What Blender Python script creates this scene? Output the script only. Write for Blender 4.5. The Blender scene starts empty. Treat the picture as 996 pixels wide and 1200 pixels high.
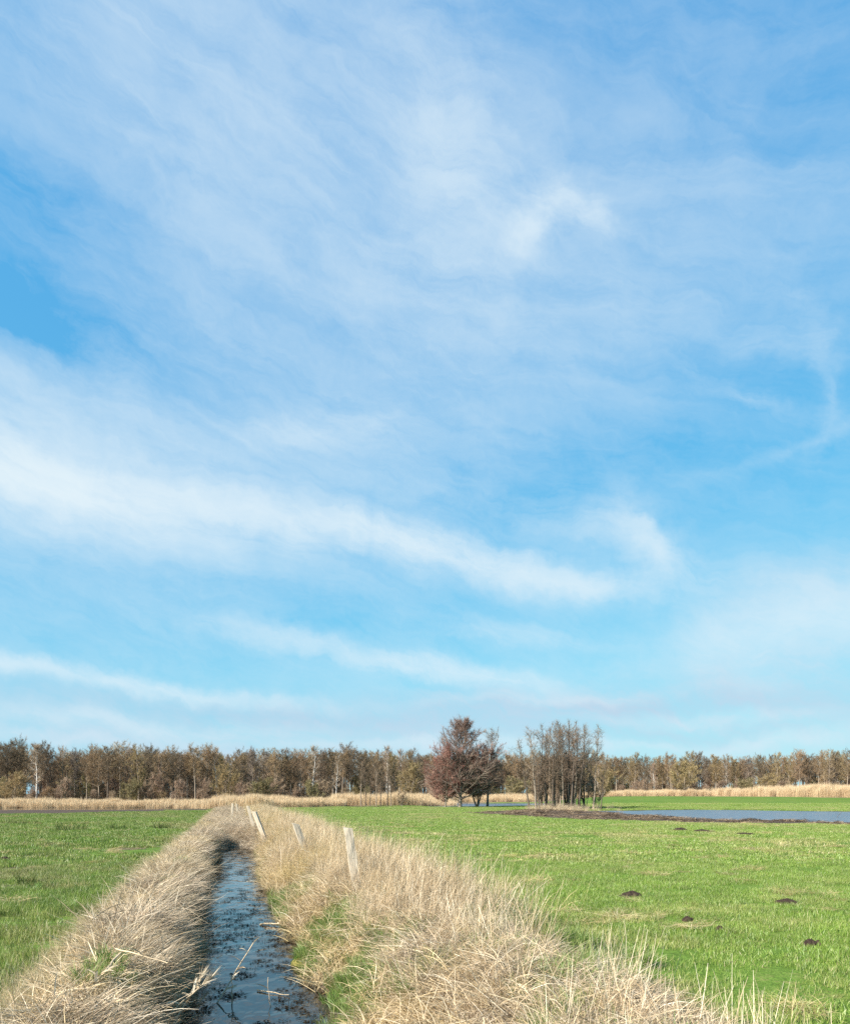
import bpy, math, random
import numpy as np
from mathutils import Vector, Matrix

scene = bpy.context.scene
col = scene.collection
PI = math.pi
rad = math.radians

# ------------------------------------------------------------------ camera numbers
CAM_Z, FPX, CX, HY = 1.7, 900.0, 498.0, 930.0
def G(px, py, z=0.0):
    """point of the level z seen at a spot of the photograph"""
    Y = FPX * (CAM_Z - z) / (py - HY)
    return ((px - CX) / FPX * Y, Y)
def U(px): return (px - CX) / FPX

# ------------------------------------------------------------------ numpy noise
_r = np.random.RandomState(7)
_T = _r.rand(256, 256).astype(np.float64)
def vnoise(x, y):
    x = np.asarray(x, float); y = np.asarray(y, float)
    xi = np.floor(x).astype(int); yi = np.floor(y).astype(int)
    fx = x - xi; fy = y - yi
    fx = fx * fx * (3 - 2 * fx); fy = fy * fy * (3 - 2 * fy)
    a = _T[xi & 255, yi & 255]; b = _T[(xi + 1) & 255, yi & 255]
    c = _T[xi & 255, (yi + 1) & 255]; d = _T[(xi + 1) & 255, (yi + 1) & 255]
    return (a * (1 - fx) + b * fx) * (1 - fy) + (c * (1 - fx) + d * fx) * fy
def fbm(x, y, o=4):
    s = 0; a = 0.5; t = 0
    for i in range(o):
        s = s + a * vnoise(x * 2 ** i + 17.3 * i, y * 2 ** i + 5.1 * i); t += a; a *= 0.5
    return s / t
def sstep(a, b, x):
    t = np.clip((np.asarray(x, float) - a) / (b - a), 0, 1)
    return t * t * (3 - 2 * t)

# ------------------------------------------------------------------ terrain
WATER_D, WATER_P = -0.55, -0.12
def ditch_x(y):
    y = np.asarray(y, float)
    return 0.18 - 0.252 * y + 0.10 * np.sin(y * 0.21 + 0.6) * sstep(8, 16, y)
def half_w(y):
    return 0.74 + 0.16 * (vnoise(np.asarray(y) * 0.8, 3.3) - 0.5) + 0.0 * np.asarray(y)

def pond_s(x, y):
    """signed distance-like value (m, positive inside) to the three pools"""
    x = np.asarray(x, float); y = np.asarray(y, float)
    u = x / np.maximum(y, 1.0)
    k = (CAM_Z - WATER_P) * FPX
    w = (fbm(x * 0.22, y * 0.22, 3) - 0.5)
    # right, blue pool
    nr = np.interp(u, [0.20, 0.235, 0.36, 0.55, 0.9], [951.2, 952.3, 959.8, 964.2, 969.0])
    fr = np.interp(u, [0.20, 0.235, 0.36, 0.55, 0.9], [950.2, 950.4, 949.0, 951.0, 950.0])
    s1 = np.minimum(y - k / (nr - HY) - 5 * w, k / (fr - HY) - y + 4 * w)
    s1 = np.minimum(s1, (u - 0.212) * y * 0.8)
    # middle pool behind the reddish tree
    nm = np.interp(u, [-0.03, 0.0, 0.08, 0.16], [944.0, 946.0, 945.6, 944.6])
    s2 = np.minimum(y - k / (nm - HY) - 6 * w, k / (941.6 - HY) - y + 10 * w)
    s2 = np.minimum(s2, np.minimum(u + 0.03, 0.155 - u) * y * 0.6)
    # left, dark pool
    nl = np.interp(u, [-0.9, -0.55, -0.43, -0.29], [949.6, 949.4, 949.2, 948.6])
    s3 = np.minimum(y - k / (nl - HY) - 3 * w, k / (946.6 - HY) - y + 3 * w)
    s3 = np.minimum(s3, (-0.268 - u) * y * 0.5)
    s = np.maximum(np.maximum(s1, s2), s3)
    return np.where(y < 20, -50.0, s)

def height(x, y):
    x = np.asarray(x, float); y = np.asarray(y, float)
    u = x / np.maximum(y, 1.0)
    z = 0.06 * (fbm(x * 0.2, y * 0.2, 2) - 0.5) + 0.012 * (fbm(x * 1.1, y * 1.1, 2) - 0.5)
    # rougher sward on the left of the ditch
    off = x - ditch_x(y)
    z = z + 0.10 * (fbm(x * 0.45, y * 0.45, 2) - 0.5) * sstep(-2.0, -3.0, off) * (1 - .7 * sstep(25, 50, y))
    # land rises a little far away on the right
    z = z + 1.05 * sstep(85, 160, y) * sstep(0.13, 0.26, u)
    # bank tops
    end = 1 - sstep(31, 37, y)
    z = z + (1 - sstep(66, 78, y)) * (0.06 * np.exp(-((off + 1.4) / 0.30) ** 2) + 0.10 * np.exp(-((off - 2.6) / 0.8) ** 2) * (0.5 + fbm(x * 0.7, y * 0.7, 2)))
    # trench
    wob = 0.24 * (fbm(x * 0.9 + 9, y * 0.9, 3) - 0.5)
    hw = half_w(y) + wob
    a = np.abs(off)
    run = np.where(off < 0, 0.42, 1.15 + 0.6 * (vnoise(y * 0.45, 8.1) - 0.5))
    t = np.clip((a - hw) / run, -0.5, 1)
    prof = np.where(t < 0, -0.58 + 0.6 * t, -0.58 * (1 - sstep(0, 1, t) ** 0.8))
    z = z + end * prof
    # pool basins: the shore line is where z = water level
    s = pond_s(x, y)
    q = np.clip((s + 4.0) / 4.0, 0, None)
    basin = np.where(s < 0, WATER_P * sstep(0, 1, q), WATER_P - np.minimum(s * 0.08, 0.45))
    z = np.where(s > -4, z * np.where(s < 0, -s / 4.0, 0) + basin, z)
    return z

def hz(x, y): return float(height(np.array([x]), np.array([y]))[0])

# ------------------------------------------------------------------ helpers for objects
def tag(o, label=None, cat=None, group=None, kind=None):
    if label: o['label'] = label
    if cat: o['category'] = cat
    if group: o['group'] = group
    if kind: o['kind'] = kind
    return o

def np_mesh(name, V, F, attrs=None, smooth=False):
    """V (n,3), F (m,k) with k constant or list of such arrays"""
    me = bpy.data.meshes.new(name)
    if not isinstance(F, list): F = [F]
    F = [f for f in F if len(f)]
    nl = sum(f.size for f in F); npol = sum(len(f) for f in F)
    me.vertices.add(len(V)); me.loops.add(nl); me.polygons.add(npol)
    me.vertices.foreach_set('co', np.ascontiguousarray(V, np.float32).ravel())
    me.loops.foreach_set('vertex_index', np.concatenate([f.ravel() for f in F]).astype(np.int32))
    tot = np.concatenate([np.full(len(f), f.shape[1]) for f in F]).astype(np.int32)
    start = np.concatenate([[0], np.cumsum(tot)[:-1]]).astype(np.int32)
    me.polygons.foreach_set('loop_start', start)
    me.polygons.foreach_set('loop_total', tot)
    if smooth: me.polygons.foreach_set('use_smooth', np.ones(npol, bool))
    for k, v in (attrs or {}).items():
        a = me.attributes.new(k, 'FLOAT', 'POINT'); a.data.foreach_set('value', np.ascontiguousarray(v, np.float32))
    me.update(calc_edges=True)
    return me

def link(name, me, mat=None, parent=None):
    o = bpy.data.objects.new(name, me); col.objects.link(o)
    if mat is not None: me.materials.append(mat)
    if parent: o.parent = parent
    return o

class Geo:
    """collects tubes, ribbons and slivers as numpy arrays"""
    def __init__(s): s.V = []; s.F = {}; s.S = []; s.n = 0
    def add(s, V, F, shade):
        s.V.append(V); s.F.setdefault(F.shape[1], []).append(F + s.n); s.S.append(np.broadcast_to(shade, (len(V),)).astype(float)); s.n += len(V)
    def tube(s, P, R, sides=5, shade=0.5, cap=True):
        P = np.asarray(P, float); R = np.asarray(R, float); n = len(P)
        T = np.gradient(P, axis=0); T /= np.linalg.norm(T, axis=1)[:, None] + 1e-9
        ref = np.array([0, 0, 1.0]) if abs(T[0][2]) < 0.9 else np.array([1.0, 0, 0])
        A = np.cross(T, ref); A /= np.linalg.norm(A, axis=1)[:, None] + 1e-9
        B = np.cross(T, A)
        an = np.arange(sides) * 2 * PI / sides
        V = P[:, None, :] + R[:, None, None] * (np.cos(an)[None, :, None] * A[:, None, :] + np.sin(an)[None, :, None] * B[:, None, :])
        V = V.reshape(-1, 3)
        i = np.arange(n - 1)[:, None] * sides; j = np.arange(sides)[None, :]; j2 = (j + 1) % sides
        F = np.stack([i + j, i + j2, i + sides + j2, i + sides + j], -1).reshape(-1, 4)
        s.add(V, F, shade)
    def slivers(s, P0, P1, W, rng, shade):
        P0 = np.asarray(P0); P1 = np.asarray(P1); D = P1 - P0
        R = rng.randn(len(P0), 3); Wd = np.cross(D, R); Wd /= np.linalg.norm(Wd, axis=1)[:, None] + 1e-9
        Wd *= np.asarray(W)[:, None] * 0.5
        V = np.stack([P0 - Wd, P0 + Wd, P1], 1).reshape(-1, 3)
        F = np.arange(len(V)).reshape(-1, 3)
        s.add(V, F, np.repeat(shade, 3))
    def ribbons(s, base, head, lean0, lean1, L, W, rng, seg=4, prof=None, roll=1.2, shade=None, kink=None):
        n = len(base); d = np.zeros((n, 3)); p = np.array(base, float)
        if prof is None: prof = np.linspace(1, 0.12, seg + 1)
        side0 = np.stack([-np.sin(head), np.cos(head), np.zeros(n)], 1)
        r = (rng.rand(n) * 2 - 1) * roll
        out = []
        for k in range(seg + 1):
            t = k / seg
            le = lean0 + (lean1 - lean0) * t ** 1.3
            if kink is not None: le = np.where(t > kink[0], le + kink[1], le)
            d = np.stack([np.sin(le) * np.cos(head), np.sin(le) * np.sin(head), np.cos(le)], 1)
            nrm = np.cross(d, side0)
            wv = (np.cos(r)[:, None] * side0 + np.sin(r)[:, None] * nrm) * (W * prof[k] * 0.5)[:, None]
            out.append(p - wv); out.append(p + wv)
            p = p + d * (L / seg)[:, None]
        V = np.stack(out, 1).reshape(-1, 3); m = 2 * (seg + 1)
        b = (np.arange(n) * m)[:, None]; k = (np.arange(seg) * 2)[None, :]
        F = np.stack([b + k, b + k + 1, b + k + 3, b + k + 2], -1).reshape(-1, 4)
        if shade is None: shade = rng.rand(n)
        s.add(V, F, np.repeat(shade, m))
    def mesh(s, name, smooth=False):
        V = np.concatenate(s.V); F = [np.concatenate(f) for f in s.F.values()]
        # foreach order: shade per vertex
        return np_mesh(name, V, F, {'shade': np.concatenate(s.S)}, smooth)

# ------------------------------------------------------------------ node expression helper
class NT:
    def __init__(s, tree): s.t = tree; s.n = tree.nodes; s.l = tree.links
    def new(s, typ, **kw):
        nd = s.n.new(typ)
        for k, v in kw.items(): setattr(nd, k, v)
        return nd
    def set(s, sock, v):
        if isinstance(v, bpy.types.NodeSocket): s.l.new(v, sock)
        elif v is not None: sock.default_value = v
    def m(s, op, a, b=None, c=None, clamp=False):
        nd = s.new('ShaderNodeMath', operation=op); nd.use_clamp = clamp
        s.set(nd.inputs[0], a)
        if b is not None: s.set(nd.inputs[1], b)
        if c is not None: s.set(nd.inputs[2], c)
        return nd.outputs[0]
    def mix(s, f, a, b, blend='MIX'):
        nd = s.new('ShaderNodeMix', data_type='RGBA', blend_type=blend)
        s.set(nd.inputs[0], f); s.set(nd.inputs[6], a); s.set(nd.inputs[7], b)
        return nd.outputs[2]
    def noise(s, vec, scale, detail=4, rough=0.5, dist=0.0, out=0):
        nd = s.new('ShaderNodeTexNoise')
        if vec is not None: s.set(nd.inputs['Vector'], vec)
        nd.inputs['Scale'].default_value = scale; nd.inputs['Detail'].default_value = detail
        nd.inputs['Roughness'].default_value = rough; nd.inputs['Distortion'].default_value = dist
        return nd.outputs[out]
    def ramp(s, f, stops, interp='LINEAR'):
        nd = s.new('ShaderNodeValToRGB'); nd.color_ramp.interpolation = interp
        e = nd.color_ramp.elements
        while len(e) > 1: e.remove(e[-1])
        e[0].position = stops[0][0]; e[0].color = (*stops[0][1], 1)
        for p, c in stops[1:]:
            q = e.new(p); q.color = (*c, 1)
        s.set(nd.inputs[0], f); return nd.outputs[0]
    def maprange(s, v, a, b, c=0.0, d=1.0, smooth=True):
        nd = s.new('ShaderNodeMapRange'); nd.interpolation_type = 'SMOOTHSTEP' if smooth else 'LINEAR'
        s.set(nd.inputs[0], v)
        for i, q in enumerate((a, b, c, d)): nd.inputs[1 + i].default_value = q
        return nd.outputs[0]
    def attr(s, name, typ='GEOMETRY'):
        nd = s.new('ShaderNodeAttribute'); nd.attribute_name = name; nd.attribute_type = typ
        return nd.outputs['Fac']

def material(name):
    m = bpy.data.materials.new(name); m.use_nodes = True
    m.node_tree.nodes.clear()
    t = NT(m.node_tree); out = t.new('ShaderNodeOutputMaterial')
    return m, t, out

def principled(t, out, color, rough=0.8, spec=0.2, bump=None, bstr=0.3, bdist=0.01):
    p = t.new('ShaderNodeBsdfPrincipled')
    t.set(p.inputs['Base Color'], color if isinstance(color, bpy.types.NodeSocket) else (*color, 1))
    t.set(p.inputs['Roughness'], rough); p.inputs['Specular IOR Level'].default_value = spec
    if bump is not None:
        b = t.new('ShaderNodeBump'); b.inputs['Strength'].default_value = bstr; b.inputs['Distance'].default_value = bdist
        t.set(b.inputs['Height'], bump); t.l.new(b.outputs[0], p.inputs['Normal'])
    t.l.new(p.outputs[0], out.inputs[0]); return p

def leafy(name, stops, tintstops=None, transl=0.3, gloss=0.0, objrand=0.0, noise=None, nlo=.64):
    """blades, stems, twigs: colour by the piece's own shade value and by the clump's tint"""
    m, t, out = material(name)
    c = t.ramp(t.attr('shade'), stops)
    if tintstops:
        c2 = t.ramp(t.attr('shade'), tintstops)
        c = t.mix(t.attr('tint', 'INSTANCER'), c, c2)
    if objrand:
        oi = t.new('ShaderNodeObjectInfo')
        hs = t.new('ShaderNodeHueSaturation')
        t.set(hs.inputs['Value'], t.maprange(oi.outputs['Random'], 0, 1, 1 - objrand, 1 + objrand, False))
        w = t.new('ShaderNodeTexWhiteNoise'); w.noise_dimensions = '1D'; t.set(w.inputs['W'], oi.outputs['Random'])
        t.set(hs.inputs['Hue'], t.maprange(w.outputs[0], 0, 1, 0.5 - objrand * 0.05, 0.5 + objrand * 0.07, False))
        t.set(hs.inputs['Color'], c); c = hs.outputs[0]
    if noise:
        g = t.new('ShaderNodeNewGeometry')
        v = t.maprange(t.noise(g.outputs['Position'], noise, 4, .6), .32, .68, 0, 1)
        c = t.mix(1.0, c, t.mix(v, (nlo, nlo, nlo, 1), (1.1, 1.09, 1.06, 1)), 'MULTIPLY')
    d = t.new('ShaderNodeBsdfDiffuse'); t.set(d.inputs[0], c)
    tr = t.new('ShaderNodeBsdfTranslucent'); t.set(tr.inputs[0], c)
    mx = t.new('ShaderNodeMixShader'); mx.inputs[0].default_value = transl
    t.l.new(d.outputs[0], mx.inputs[1]); t.l.new(tr.outputs[0], mx.inputs[2])
    sh = mx.outputs[0]
    if gloss:
        g = t.new('ShaderNodeBsdfGlossy'); g.inputs['Roughness'].default_value = 0.45; g.inputs[0].default_value = (0.8, 0.8, 0.8, 1)
        m2 = t.new('ShaderNodeMixShader'); m2.inputs[0].default_value = gloss
        t.l.new(sh, m2.inputs[1]); t.l.new(g.outputs[0], m2.inputs[2]); sh = m2.outputs[0]
    t.l.new(sh, out.inputs[0]); return m

# ------------------------------------------------------------------ materials
M_grass = leafy('field_grass', [(0, (.10, .18, .025)), (.5, (.18, .29, .040)), (.85, (.245, .34, .062)), (1, (.38, .33, .17))],
                [(0, (.22, .21, .07)), (.5, (.37, .335, .13)), (1, (.50, .41, .22))], 0.35, 0.03, noise=1.3, nlo=.82)
M_dgrass = leafy('dark_field_grass', [(0, (.08, .15, .021)), (.5, (.145, .245, .032)), (.85, (.20, .295, .05)), (1, (.34, .29, .145))],
                 [(0, (.17, .16, .055)), (.5, (.29, .26, .10)), (1, (.46, .37, .20))], 0.35, 0.03, noise=1.6, nlo=.7)
M_lush = leafy('lush_grass', [(0, (.07, .15, .025)), (.6, (.145, .255, .045)), (1, (.26, .32, .10))],
               [(0, (.16, .20, .05)), (1, (.36, .33, .14))], 0.35, 0.03)
M_straw = leafy('dry_straw', [(0, (.26, .18, .10)), (.4, (.48, .355, .22)), (.8, (.67, .53, .355)), (1, (.82, .72, .56))],
                [(0, (.30, .215, .085)), (.5, (.54, .41, .18)), (1, (.70, .55, .29))], 0.25, 0.02, noise=2.6, nlo=.66)
M_gstraw = leafy('grey_straw', [(0, (.22, .16, .105)), (.4, (.42, .32, .22)), (.8, (.60, .48, .345)), (1, (.77, .67, .53))],
                 [(0, (.22, .17, .085)), (.5, (.42, .335, .19)), (1, (.58, .47, .29))], 0.25, 0.02, noise=3.2, nlo=.6)
M_reed = leafy('far_reed', [(0, (.40, .28, .16)), (.5, (.56, .42, .26)), (1, (.70, .56, .38))], None, 0.3)
M_debris = leafy('dead_stubble', [(0, (.05, .033, .022)), (.5, (.16, .11, .07)), (1, (.36, .27, .18))], None, 0.1)
M_float = leafy('floating_litter', [(0, (.012, .009, .006)), (.7, (.03, .022, .013)), (1, (.12, .08, .035))], None, 0.0)
M_rush = leafy('rush', [(0, (.03, .06, .015)), (.6, (.07, .10, .03)), (1, (.22, .19, .09))], None, 0.2)

def bark(name, a, b):
    m, t, out = material(name)
    tc = t.new('ShaderNodeTexCoord'); mp = t.new('ShaderNodeMapping'); mp.inputs['Scale'].default_value = (6, 6, 1.2)
    t.l.new(tc.outputs['Object'], mp.inputs[0])
    n = t.noise(mp.outputs[0], 3, 5, 0.65)
    c = t.ramp(n, [(.3, a), (.7, b)])
    principled(t, out, c, 0.9, 0.15, n, 0.5, 0.03); return m
M_bark = bark('alder_bark', (.10, .08, .058), (.32, .26, .20))
M_bark_d = bark('dark_bark', (.045, .036, .028), (.14, .11, .085))
M_birch = bark('birch_bark', (.30, .27, .24), (.72, .68, .62))
M_greybark = bark('grey_bark', (.13, .10, .08), (.30, .25, .20))
def twig(name, stops, r=0.16): return leafy(name, stops, None, 0.25, 0.0, r)
M_rust = twig('rust_twigs', [(0, (.115, .075, .043)), (.5, (.25, .164, .094)), (1, (.385, .28, .168))])
M_dark = twig('dark_twigs', [(0, (.07, .052, .036)), (.5, (.155, .115, .078)), (1, (.27, .205, .14))])
M_ochre = twig('ochre_twigs', [(0, (.135, .098, .046)), (.5, (.275, .198, .098)), (1, (.40, .31, .17))])
M_grey = twig('grey_twigs', [(0, (.11, .085, .07)), (.5, (.22, .175, .14)), (1, (.32, .26, .21))])
M_red = twig('red_twigs', [(0, (.14, .068, .053)), (.5, (.275, .135, .103)), (1, (.40, .235, .18))], 0.1)
M_olive = twig('olive_twigs', [(0, (.12, .10, .05)), (.5, (.24, .20, .10)), (1, (.35, .30, .17))])
M_fawn = twig('fawn_twigs', [(0, (.15, .10, .07)), (.5, (.28, .20, .14)), (1, (.40, .30, .21))])

# ground: sward, mud, litter
def ground_mat():
    m, t, out = material('meadow_ground')
    g = t.new('ShaderNodeNewGeometry'); P = g.outputs['Position']
    n1 = t.noise(P, 0.35, 4, 0.6); n2 = t.noise(P, 6.0, 5, 0.65); n3 = t.noise(P, 45, 3, 0.6); n0 = t.noise(P, 0.06, 3, 0.5)
    grass = t.ramp(t.m('ADD', t.m('MULTIPLY', n2, .6), t.m('MULTIPLY', n1, .4)), [(.3, (.06, .105, .018)), (.5, (.115, .195, .030)), (.7, (.165, .24, .045))])
    grass = t.mix(t.maprange(n0, .4, .65, 0, .35), grass, (.17, .22, .04, 1))
    dry = t.maprange(t.m('MULTIPLY', n1, n2), .28, .42, 0, .7)
    grass = t.mix(dry, grass, (.26, .21, .09, 1))
    grass = t.mix(t.maprange(n3, .35, .65, 0, 1), t.mix(1.0, grass, (.55, .55, .5, 1), 'MULTIPLY'), grass)
    mud = t.ramp(t.m('ADD', t.m('MULTIPLY', n2, .6), t.m('MULTIPLY', n3, .4)), [(.35, (.036, .026, .021)), (.55, (.085, .062, .048)), (.72, (.17, .13, .095))])
    lit = t.ramp(n2, [(.3, (.10, .07, .04)), (.5, (.22, .155, .09)), (.75, (.36, .27, .16))])
    c = t.mix(t.attr('litter'), grass, lit)
    c = t.mix(t.attr('mud'), c, mud)
    principled(t, out, c, 0.95, 0.1, t.m('ADD', t.m('MULTIPLY', n2, .5), t.m('MULTIPLY', n3, .5)), 0.6, 0.05)
    return m
M_ground = ground_mat()

def water_mat(name, base, sc, strength, stretch=(1, 1, 1), rough=0.03, rot=0.0, ior=1.33, dist=.02):
    m, t, out = material(name)
    g = t.new('ShaderNodeNewGeometry'); mp = t.new('ShaderNodeMapping')
    mp.inputs['Scale'].default_value = stretch; mp.inputs['Rotation'].default_value = (0, 0, rot)
    t.l.new(g.outputs['Position'], mp.inputs[0])
    n = t.noise(mp.outputs[0], sc, 2, 0.45, 0.4)
    n2 = t.noise(g.outputs['Position'], 0.35, 2, 0.5)
    h = t.m('MULTIPLY', n, t.maprange(n2, .3, .7, .5, 1.3))
    p = principled(t, out, base, rough, 0.5, h, strength, dist)
    p.inputs['IOR'].default_value = ior
    return m
M_water = water_mat('ditch_water', (.030, .026, .021), 4.0, 1.0, (1, .6, 1), 0.01, -0.25, 1.42, dist=.022)
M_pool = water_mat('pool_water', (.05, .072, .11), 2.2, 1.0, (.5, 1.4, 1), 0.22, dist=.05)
M_poold = water_mat('dark_pool_water', (.02, .017, .017), 3.0, 0.6, (.6, 1.6, 1), 0.06)

def wood_mat():
    m, t, out = material('weathered_wood')
    tc = t.new('ShaderNodeTexCoord'); mp = t.new('ShaderNodeMapping'); mp.inputs['Scale'].default_value = (14, 14, 1.1)
    t.l.new(tc.outputs['Object'], mp.inputs[0])
    n = t.noise(mp.outputs[0], 4, 6, 0.7, 0.6); n2 = t.noise(tc.outputs['Object'], 5, 4, 0.6)
    c = t.ramp(n, [(.30, (.09, .07, .05)), (.42, (.34, .28, .21)), (.6, (.50, .43, .335)), (.8, (.62, .55, .45))])
    c = t.mix(t.maprange(n2, .5, .75, 0, .45), c, (.26, .24, .17, 1))
    principled(t, out, c, 0.9, 0.15, n, 0.7, 0.01); return m
M_wood = wood_mat()
def soil_mat():
    m, t, out = material('mole_soil')
    tc = t.new('ShaderNodeTexCoord'); n = t.noise(tc.outputs['Object'], 14, 5, 0.7)
    principled(t, out, t.ramp(n, [(.3, (.015, .010, .008)), (.7, (.06, .042, .03))]), 0.95, 0.1, n, 0.8, 0.03); return m
M_soil = soil_mat()
def moss_mat():
    m, t, out = material('moss')
    tc = t.new('ShaderNodeTexCoord'); n = t.noise(tc.outputs['Object'], 30, 5, 0.7)
    principled(t, out, t.ramp(n, [(.3, (.07, .065, .018)), (.55, (.19, .165, .05)), (.75, (.30, .25, .11))]), 0.95, 0.1, n, 0.9, 0.02); return m
M_moss = moss_mat()

# ------------------------------------------------------------------ GROUND
def build_ground():
    rows = np.concatenate([np.arange(-40, 0, 2.0), np.arange(0, 4, .25), np.arange(4, 16, .1), np.arange(16, 40, .25), np.arange(40, 112, .5), np.arange(112, 180, 2.0), 180 * 1.12 ** np.arange(1, 28)])
    c = np.concatenate([np.arange(-3.2, 4.6, .085)])
    l = [-3.2]; st = .09
    while l[-1] > -3000:
        st = min(st * 1.06, .7) if l[-1] > -75 else st * 1.22
        l.append(l[-1] - st)
    r = [4.6]; st = .09
    while r[-1] < 3000:
        st = min(st * 1.06, .7) if r[-1] < 75 else st * 1.22
        r.append(r[-1] + st)
    offs = np.concatenate([np.array(l[1:])[::-1], c, np.array(r)])
    Y, O = np.meshgrid(rows, offs, indexing='ij')
    Yc = np.minimum(Y, 110)
    X = O + ditch_x(np.maximum(np.minimum(Y, 110), -40)) 
    Z = height(X, Y)
    V = np.stack([X, Y, Z], -1).reshape(-1, 3)
    n, m_ = Y.shape
    i = np.arange(n - 1)[:, None] * m_; j = np.arange(m_ - 1)[None, :]
    F = np.stack([i + j, i + j + 1, i + m_ + j + 1, i + m_ + j], -1).reshape(-1, 4)
    x, y = V[:, 0], V[:, 1]
    mud, lit = zones(x, y)
    me = np_mesh('ground', V, F, {'mud': mud, 'litter': lit}, True)
    o = link('ground', me, M_ground)
    tag(o, 'flat green meadow with a ditch cut through it and muddy pool shores', 'ground', kind='structure')

def zones(x, y):
    off = x - ditch_x(y); u = x / np.maximum(y, 1.0)
    s = pond_s(x, y)
    nz = fbm(x * 0.5, y * 0.5, 3) - 0.5
    mud = sstep(-1.6, -0.2, s + 2.0 * nz)
    # the wide dead brown strip on the near side of the right pool, running on left past the saplings
    ynear = np.interp(u, [.05, .08, .14, .20, .32, .55, .9], [64, 61.5, 55, 50, 45.5, 40, 34])
    yfar = np.interp(u, [.05, .08, .14, .20, .235, .36, .55, .9], [67, 74, 84, 82, 78, 64, 52, 46])
    strip = np.minimum(y - ynear, yfar - y) - 4 * np.abs(nz)
    strip = np.minimum(strip, (u - .055) * 40)
    mud = np.maximum(mud, sstep(-.6, .8, strip + 3 * nz))
    # small mud patch left of the little saplings
    a = np.hypot((u + .078) / .04, (y - 101 - 6 * nz) / 5.5)
    mud = np.maximum(mud, 1 - sstep(.7, 1.0, a + nz))
    # bare wet peat between the left pool and the meadow
    k = CAM_Z * FPX
    nl = np.interp(u, [-0.9, -0.55, -0.43, -0.29], [955.8, 955.0, 952.8, 950.2])
    pe = np.minimum(y - k / (nl - HY) - 3 * nz, 100 - y); pe = np.minimum(pe, (-0.272 - u) * y)
    mud = np.maximum(mud, sstep(-.5, .5, pe))
    tr = sstep(.63, .69, fbm(x * 1.5 + 44, y * 1.2, 3)) * sstep(-2.0, -2.8, off) * (1 - sstep(50, 60, y)) * sstep(-.2, -.0, y - 4)
    mud = np.maximum(mud, .8 * tr)
    end = 1 - sstep(68, 80, y)
    mud = np.maximum(mud, (1 - sstep(32, 36, y)) * (1 - sstep(.85, 1.25, np.abs(off))))
    lit = end * sstep(-1.8, -1.45, off) * (1 - sstep(3.0, 3.7, off + 1.0 * nz))
    lit = lit * .9
    # litter under reeds and wood
    edge = np.interp(u, [-.8, -.55, -.29, -.27, -.1, 0.02, .10, .16, .24, .55, .9], [94, 94, 94, 88, 104, 118, 150, 150, 195, 142, 128])
    lit = np.maximum(lit, sstep(-3, 4, y - edge + 8 * nz))
    return np.clip(mud, 0, 1), np.clip(lit, 0, 1)
build_ground()

# ------------------------------------------------------------------ WATER
def sheet(name, pts, z, mat, label):
    V = np.array([(x, y, z) for x, y in pts]); n = len(V) // 2
    F = np.array([(i, i + 1, n + i + 1, n + i) for i in range(n - 1)])
    o = link(name, np_mesh(name, V, F), mat); tag(o, label, 'water', kind='structure'); return o
ys = np.linspace(1.0, 37, 90)
cxs = ditch_x(ys)
sheet('ditch_water', [(c - 1.25, y) for c, y in zip(cxs, ys)] + [(c + 1.6, y) for c, y in zip(cxs, ys)], WATER_D, M_water,
      'dark shallow ditch water reflecting blue sky between the two dry banks')
def pool(name, us, yn, yf, mat, label):
    us = np.linspace(us[0], us[1], 12)
    sheet(name, [(u * yn, yn) for u in us] + [(u * yf, yf) for u in us], WATER_P, mat, label)
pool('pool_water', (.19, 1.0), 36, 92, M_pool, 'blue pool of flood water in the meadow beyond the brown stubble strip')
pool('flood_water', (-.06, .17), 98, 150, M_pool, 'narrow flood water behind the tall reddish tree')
pool('dark_pool_water', (-1.0, -.25), 60, 101, M_poold, 'dark flood water lying along the pale reeds in front of the left wood')

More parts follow.
